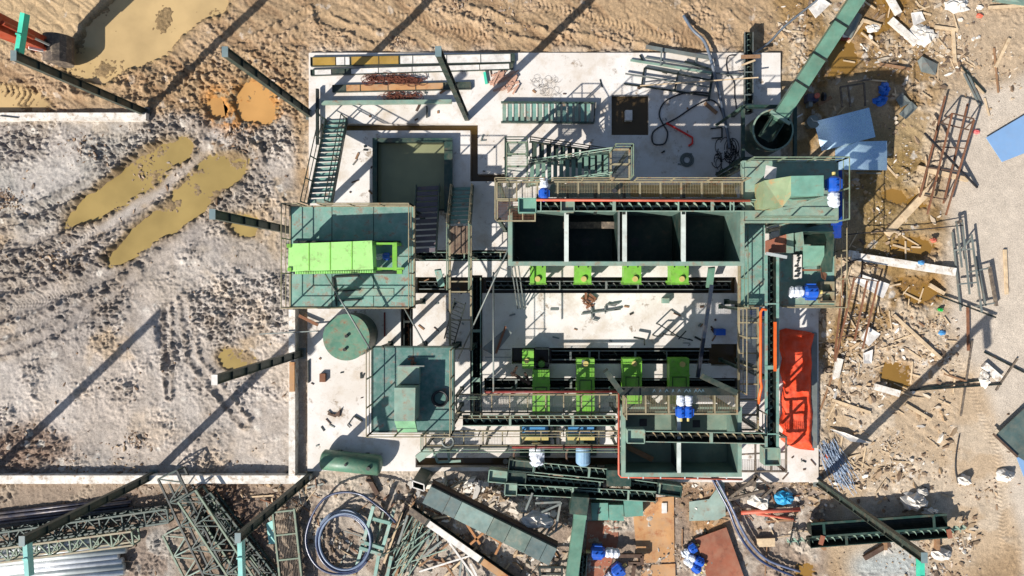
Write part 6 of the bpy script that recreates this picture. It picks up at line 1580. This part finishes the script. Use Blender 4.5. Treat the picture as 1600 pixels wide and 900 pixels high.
for (a, b, m_, wd) in (((660, 870), (690, 846), GALVD, .1), ((700, 845), (740, 900), WHITE, .09), ((745, 855), (690, 905), TIMBER, .1), ((655, 893), (735, 868), WHITE, .08), ((722, 870), (716, 915), GALVD, .1), ((735, 880), (752, 915), WHITE, .1), ((690, 872), (712, 905), TIMBERD, .09), ((700, 850), (655, 885), TIMBERD, .08),
                       ((637, 805), (622, 850), GALVD, .1), ((628, 800), (600, 880), TIMBER, .1), ((660, 790), (618, 900), TIMBERD, .1), ((650, 775), (625, 840), TIMBERD, .08), ((760, 838), (745, 862), DIRTST, .06), ((672, 812), (668, 850), GALVD, .12), ((640, 862), (625, 900), TIMBER, .12)):
    z = R.uniform(.15, .45); solo(MB().bar(P(*a, z), P(*b, z), wd, .06), "pile_bar", m_, "bar in the mixed pile of stakes between the green rods and the long beam", "bar", gw)
for a, b, lab in (((727, 815), (750, 850), "orange brown angle frame bar, longest one below the sheet metal duct"), ((735, 850), (770, 820), "orange brown angle bar crossing below the sheet metal duct"), ((783, 848), (774, 866), "orange brown angle bar, shortest one below the sheet metal duct"), ((745, 822), (782, 848), "orange brown angle bar parallel to the sheet metal duct")):
    solo(MB().bar(P(*a, .8), P(*b, .8), .1, .1), "rusty_angle", paint("orange_rust", C(176, 122, 76, .85), .75, 0, C(120, 70, 44), .4, .1), lab, "steel angle")
tr = thing("steel_trestle", "grey steel trestle holding white sheeting beside the sheet metal duct", "trestle", P(845, 805, 0))
bars(tr, [((818, 802, 1.1), (816, 836, 1.0)), ((818, 815, 1.1), (860, 820, 1.1)), ((858, 800, 1.1), (858, 830, 1.0)), ((876, 784, 1.2), (868, 830, 1.0)), ((836, 786, 1.2), (876, 784, 1.2)), ((850, 842, .3), (878, 822, 1.0)), ((820, 800, 1.2), (832, 770, 1.2)), ((838, 778, 1.0), (878, 786, 1.2)), ((818, 816, 1.0), (836, 833, .2)), ((846, 800, 1.2), (876, 787, 1.2))], GALVD, "angle", .045)
crumple("white_sheeting", 838, 800, 22, 12, .4, SACK, "crumpled white sheeting lying on the grey trestle", "sheeting", None, 11, z=1.0)
crumple("white_sheeting", 822, 783, 12, 10, .35, paint("cream_sheeting", C(214, 202, 180, .85), .8, 0, None, 0, .1, scale=4, bump=.03), "crumpled cream sheeting at one corner of the grey trestle", "sheeting", None, 12, z=.7)
crumple("white_sheeting", 690, 762, 10, 8, .4, paint("grey_sheeting", C(190, 190, 188, .85), .8, 0, None, 0, .1, scale=4, bump=.03), "crumpled grey white sheeting at the head of the sheet metal duct", "sheeting", None, 14, z=.3)
bars_ = thing("steel_stand", "dark steel stand cut by the bottom edge beside the long pale green casing", "stand", P(860, 895, 0))
bars(bars_, [((842, 886, .8), (880, 886, .8)), ((843, 886, .8), (845, 920, .7)), ((878, 886, .8), (878, 920, .7)), ((842, 896, .5), (880, 896, .5))], GREEND, "bar", .05)
solo(MB().bar(P(653, 716, .9), P(675, 700, 1.0), .34, .26), "green_chute", GREENP, "pale green chute end lying at the slab's lower edge beside the square tube", "chute")
solo(MB().bar(P(575, 745, .2), P(590, 772, .15), .2, .14), "rusty_tube", RUSTD, "dark rusty tube lying below the horizontal vessel", "tube")
mb = MB(); 
for (a, b, c, d) in ((678, 707, 715, 702), (678, 707, 684, 722), (684, 722, 720, 720), (700, 703, 702, 720)): mb.bar(P(a, b, .9), P(c, d, .9), .1, .1)
solo(mb, "green_steelwork", GREENP, "pale green bracket frame over the dark lower trench", "frame")
hose("clear_hose_coil", [(700 + 9 * math.cos(k * .7), 690 + 8 * math.sin(k * .7), 1.75 + .02 * k) for k in range(28)], .05, GALVD, "coil of clear grey hose hanging on the outer walkway's end by the chute platform")
solo(MB().tube([P(790, 721, -.25), P(790, 721, .1)], .13, 14), "drain_pipe", GALVD, "round drain pipe end in the dark lower trench", "pipe")
for x in (805, 887):
    hose("drain_hose", [(x + 1, 700, 1.4), (x - 2, 710, 1.0), (x, 722, .5), (x + 5, 728, .2)], .05, RUSTD, ["dark bent pipe hanging into the lower trench beside the wrapped pump", "dark bent pipe hanging into the lower trench beside the bare pump"][x > 850], "pipe")

# excavator reaching in at the top left corner
ex = thing("excavator_arm", "orange excavator arm standing upright on its muddy bucket beside the big tan puddle", "excavator", P(97, 84, 0))
e0 = P(97, 84, 0)
def ep(dx, dy, z): return Vector((e0.x + dx, e0.y + dy, z))
mb = MB(); mb.hexa([ep(-.35, -.30, 1.2), ep(.25, -.30, 1.2), ep(.25, .30, 1.2), ep(-.35, .30, 1.2)], [ep(-.75, -.38, 4.6), ep(.2, -.38, 4.6), ep(.2, .38, 4.6), ep(-.75, .38, 4.6)]); mb.build("stick", EXC, ex)
MB().bar(ep(-.2, 0, 4.5), ep(-6.5, .6, 5.6), .6, .8).build("boom", EXC, ex)
MB().tube([ep(.42, -.1, 4.1), ep(.42, -.1, 2.4)], .1, 10).build("hydraulic_ram", EXC, ex); MB().tube([ep(.42, -.1, 2.4), ep(.45, -.1, 1.5)], .05, 10).build("ram_rod", GALV, ex)
n = 10; mb = MB(); vs_ = []; inn = []
for s_y in (-.62, .62):
    for i_ in range(n):
        t = math.pi * (-.55 + 1.25 * i_ / (n - 1)); vs_.append(ep(.35 + .62 * math.cos(t), s_y - .1, .75 + .62 * math.sin(t)))
for k_ in (0, 1):
    c_b = sum(vs_[k_ * n:(k_ + 1) * n], Vector()) / n
    inn += [v + (c_b - v) * .09 for v in vs_[k_ * n:(k_ + 1) * n]]
fs = [(i_, i_ + 1, n + i_ + 1, n + i_) for i_ in range(n - 1)]
mb.add(vs_ + inn, fs + [tuple(reversed([j_ + 2 * n for j_ in f])) for f in fs] + [tuple(range(n)), tuple(reversed(range(n, 2 * n)))] + [(0, n, 3 * n, 2 * n), (n - 1, 3 * n - 1, 4 * n - 1, 2 * n - 1)]); mb.build("bucket", DIRTST, ex)
for k_ in range(5): MB().bar(ep(.15, -.62 + .28 * k_, .16), ep(-.1, -.62 + .28 * k_, .1), .08, .05).build("bucket_tooth", DIRTST, ex)
MB().bar(ep(-.1, 0, 1.3), ep(.3, 0, 1.35), .34, .3).build("linkage", BLACK, ex); MB().bar(ep(-.15, -.36, 1.9), ep(.2, -.36, 1.5), .12, .1).build("link_plate", WHITE, ex)
crumple("mud_clod", 84, 92, 14, 12, .5, paint("pale_clay_clod", C(178, 156, 132, .8), .9, 0, C(110, 90, 74), .5, .2, scale=4, bump=.04), "large pale clay clod lying below the excavator bucket", "clod", None, 4)
for (a, b, lab) in (((0, 181), (28, 184), "thin rod lying on the board topped ground beam"),): solo(MB().bar(P(*a, .34), P(*b, .34), .04, .04), "steel_rod", GREEND, lab, "rod")

# ---------------------------------------------------------------- rubble: countless chips, and the scattered laths one can count
def chips(n, polys, smin, smax, name, mat, seed):
    rg = random.Random(seed); mb = MB()
    tot = sum(p[4] for p in polys)
    for x0, y0, x1, y1, wgt in polys:
        ctr = [(rg.uniform(x0, x1), rg.uniform(y0, y1), rg.uniform(6, 26)) for _ in range(max(3, int(wgt * 2)))]
        for _ in range(int(n * wgt / tot)):
            if rg.random() < .65: c = rg.choice(ctr); x, y = rg.gauss(c[0], c[2]), rg.gauss(c[1], c[2] * .8)
            else: x, y = rg.uniform(x0, x1), rg.uniform(y0, y1)
            if 482 < x < 1276 and 84 < y < 750 and not (x > 1218 and y < 250): continue
            p = P(x, y, 0); z = ground_z(p)
            if z < -.1: 
                if rg.random() < .8: continue
            s = smin + (smax - smin) * rg.random() ** 3; a = rg.uniform(0, math.pi); e = rg.choice([1, 1.3, 1.8, 3.2]); k = []
            for t in range(5):
                th = a + 2 * math.pi * t / 5 + rg.uniform(-.35, .35); rx = s * e * math.cos(th - a); ry = s * math.sin(th - a)
                k.append((p.x + rx * math.cos(a) - ry * math.sin(a), p.y + rx * math.sin(a) + ry * math.cos(a)))
            hh = s * rg.uniform(.4, 1.0); tx, ty = rg.uniform(-.4, .4), rg.uniform(-.4, .4)
            bot = [(q[0], q[1], z - .03) for q in k]; top_ = [(p.x + (q[0] - p.x) * .8, p.y + (q[1] - p.y) * .8, z + hh + (q[0] - p.x) * tx + (q[1] - p.y) * ty) for q in k]
            mb.add(bot + top_, [(5, 6, 7, 8, 9)] + [(i, (i + 1) % 5, 5 + (i + 1) % 5, 5 + i) for i in range(5)])
    return struct(mb, name, mat, 'stuff')
def chipmat(name, cols, lo=.0):
    m, nt, b = newmat(name)
    rp = nd(nt, "ShaderNodeValToRGB"); g_ = nd(nt, "ShaderNodeNewGeometry"); nt.links.new(g_.outputs["Random Per Island"], rp.inputs[0])
    rp.color_ramp.interpolation = 'CONSTANT'
    els = rp.color_ramp.elements
    while len(els) < len(cols): els.new(.5)
    for i, c in enumerate(cols): els[i].position = i / len(cols); els[i].color = (*c, 1)
    nt.links.new(rp.outputs[0], b.inputs["Base Color"]); b.inputs["Roughness"].default_value = .9; b.inputs["Specular IOR Level"].default_value = .15
    return m
pale = chipmat("pale_rubble", [C(214, 198, 176, .72), C(196, 168, 134, .72), C(236, 228, 216, .76), C(170, 146, 120, .7), C(204, 184, 158, .72), C(140, 118, 98, .7), C(186, 160, 130, .7), C(120, 104, 90, .7)])
white_c = chipmat("white_shards", [C(240, 236, 228, .84), C(224, 214, 200, .8), C(206, 200, 192, .8), C(236, 228, 216, .82)])
brown = chipmat("clod_rubble", [C(172, 150, 130, .8), C(150, 124, 100, .8), C(196, 178, 160, .8), C(130, 108, 90, .8), C(184, 160, 132, .8)])
chips(3000, [(1225, 0, 1480, 110, 1.3), (1380, 0, 1600, 200, .9), (1300, 120, 1480, 480, .45), (1290, 500, 1500, 700, 2.2), (1280, 440, 1345, 640, 1.0), (1280, 690, 1480, 800, 1.0), (1380, 830, 1520, 900, .8), (1150, 750, 1300, 830, .8)], .02, .115, "rubble", pale, 5)
chips(1500, [(650, 735, 800, 775, 2.2), (590, 760, 700, 830, .6), (480, 745, 640, 900, .4), (790, 780, 900, 900, .5), (1040, 750, 1160, 820, .8), (640, 810, 800, 900, .8), (400, 740, 480, 800, .3)], .02, .12, "rubble", pale, 6)
chips(3200, [(1225, 0, 1480, 120, 1), (1290, 180, 1480, 480, 1.2), (1285, 480, 1500, 720, 2.0), (1280, 700, 1500, 900, .8), (1380, 0, 1600, 200, .6), (470, 745, 1250, 900, 1.6)], .012, .05, "rubble", pale, 15)
chips(420, [(664, 734, 798, 752, 2), (680, 745, 760, 772, 1), (820, 775, 862, 812, 1)], .04, .2, "rubble", white_c, 9)
chips(2600, [(-20, 195, 450, 420, 1.5), (-20, 400, 450, 740, 1.2), (180, 90, 485, 300, .8), (380, -5, 1220, 84, .9), (-20, 660, 120, 745, .5), (-20, 756, 480, 900, .8), (1300, 600, 1600, 900, .6)], .015, .065, "clods", brown, 7)
gq = "scrap bars and sticks strewn over the bottom of the site"
protos = []
for i in range(95):
    zone = R.choice([(470, 745, 660, 900), (640, 770, 900, 900), (600, 760, 700, 900), (1040, 800, 1240, 900), (400, 745, 480, 820), (1140, 745, 1260, 840)])
    x, y = R.uniform(zone[0], zone[2]), R.uniform(zone[1], zone[3])
    k = i % 5
    if len(protos) < 5:
        o = solo(MB().box(-.5, -.5, .5, .5, 0, .5), "scrap_bar", (TIMBER, GALVD, TIMBERD, GREEND, RUSTY)[k], "bar or stick strewn singly over the littered ground below the plant", "scrap bar", gq); protos.append(o)
    else:
        o = protos[k].copy(); COL.objects.link(o)
    p = P(x, y, 0); o.location = (p.x, p.y, max(ground_z(p), -.05) + .06); o.rotation_euler = (0, R.uniform(-.06, .06), R.uniform(0, 3.14)); o.scale = (R.uniform(.3, 1.5), R.uniform(.03, .09), .06)
gq = "small scraps littering the concrete slab"
protos = []
for i in range(85):
    zone = R.choice([(490, 130, 950, 190), (760, 90, 1200, 160), (760, 462, 1080, 540), (485, 560, 575, 700), (545, 215, 585, 310), (655, 410, 735, 540), (1000, 160, 1150, 265), (1080, 462, 1150, 535), (750, 210, 790, 270), (1225, 708, 1275, 748)])
    x, y = R.uniform(zone[0], zone[2]), R.uniform(zone[1], zone[3])
    if 950 < x < 1018 and 145 < y < 216 or 498 < x < 750 and 190 < y < 208: continue
    k = i % 4
    if len(protos) < 4:
        o = solo(MB().box(-.5, -.5, .5, .5, 0, .5), "scrap_bit", (RUSTD, GALVD, TIMBERD, GREEND)[k], "small scrap bit littering the open concrete slab", "scrap", gq); protos.append(o)
    else:
        o = protos[k].copy(); COL.objects.link(o)
    p = P(x, y, SZ); o.location = (p.x, p.y, SZ); o.rotation_euler = (0, 0, R.uniform(0, 3.14)); o.scale = (R.uniform(.08, .4), R.uniform(.03, .1), .08)
lab_l = "small pale lath lying loose among the rubble by the beige pad"
proto = None; rg = random.Random(21)
meshes = []
for i in range(110):
    zone = rg.choice([(1230, 5, 1480, 110), (1290, 490, 1490, 690), (1300, 330, 1475, 480), (1285, 690, 1480, 790), (1390, 10, 1590, 170), (1290, 500, 1480, 660), (1300, 120, 1450, 300)])
    x, y = rg.uniform(zone[0], zone[2]), rg.uniform(zone[1], zone[3])
    if x < 1290 and y > 240: continue
    ln = rg.uniform(.2, 1.1); wd = rg.uniform(.03, .09)
    p = P(x, y, 0); z = max(ground_z(p), -.08) + .05; a = rg.gauss(2.6, .8)
    if proto is None:
        proto = solo(MB().box(-.5, -.5, .5, .5, 0, .5), "timber_lath", TIMBER, lab_l, "lath", "loose laths in the rubble"); o = proto
    else:
        o = proto.copy(); COL.objects.link(o)
    o.location = (p.x, p.y, z); o.rotation_euler = (rg.uniform(-.1, .1), rg.uniform(-.12, .12), a); o.scale = (ln, wd, .05)
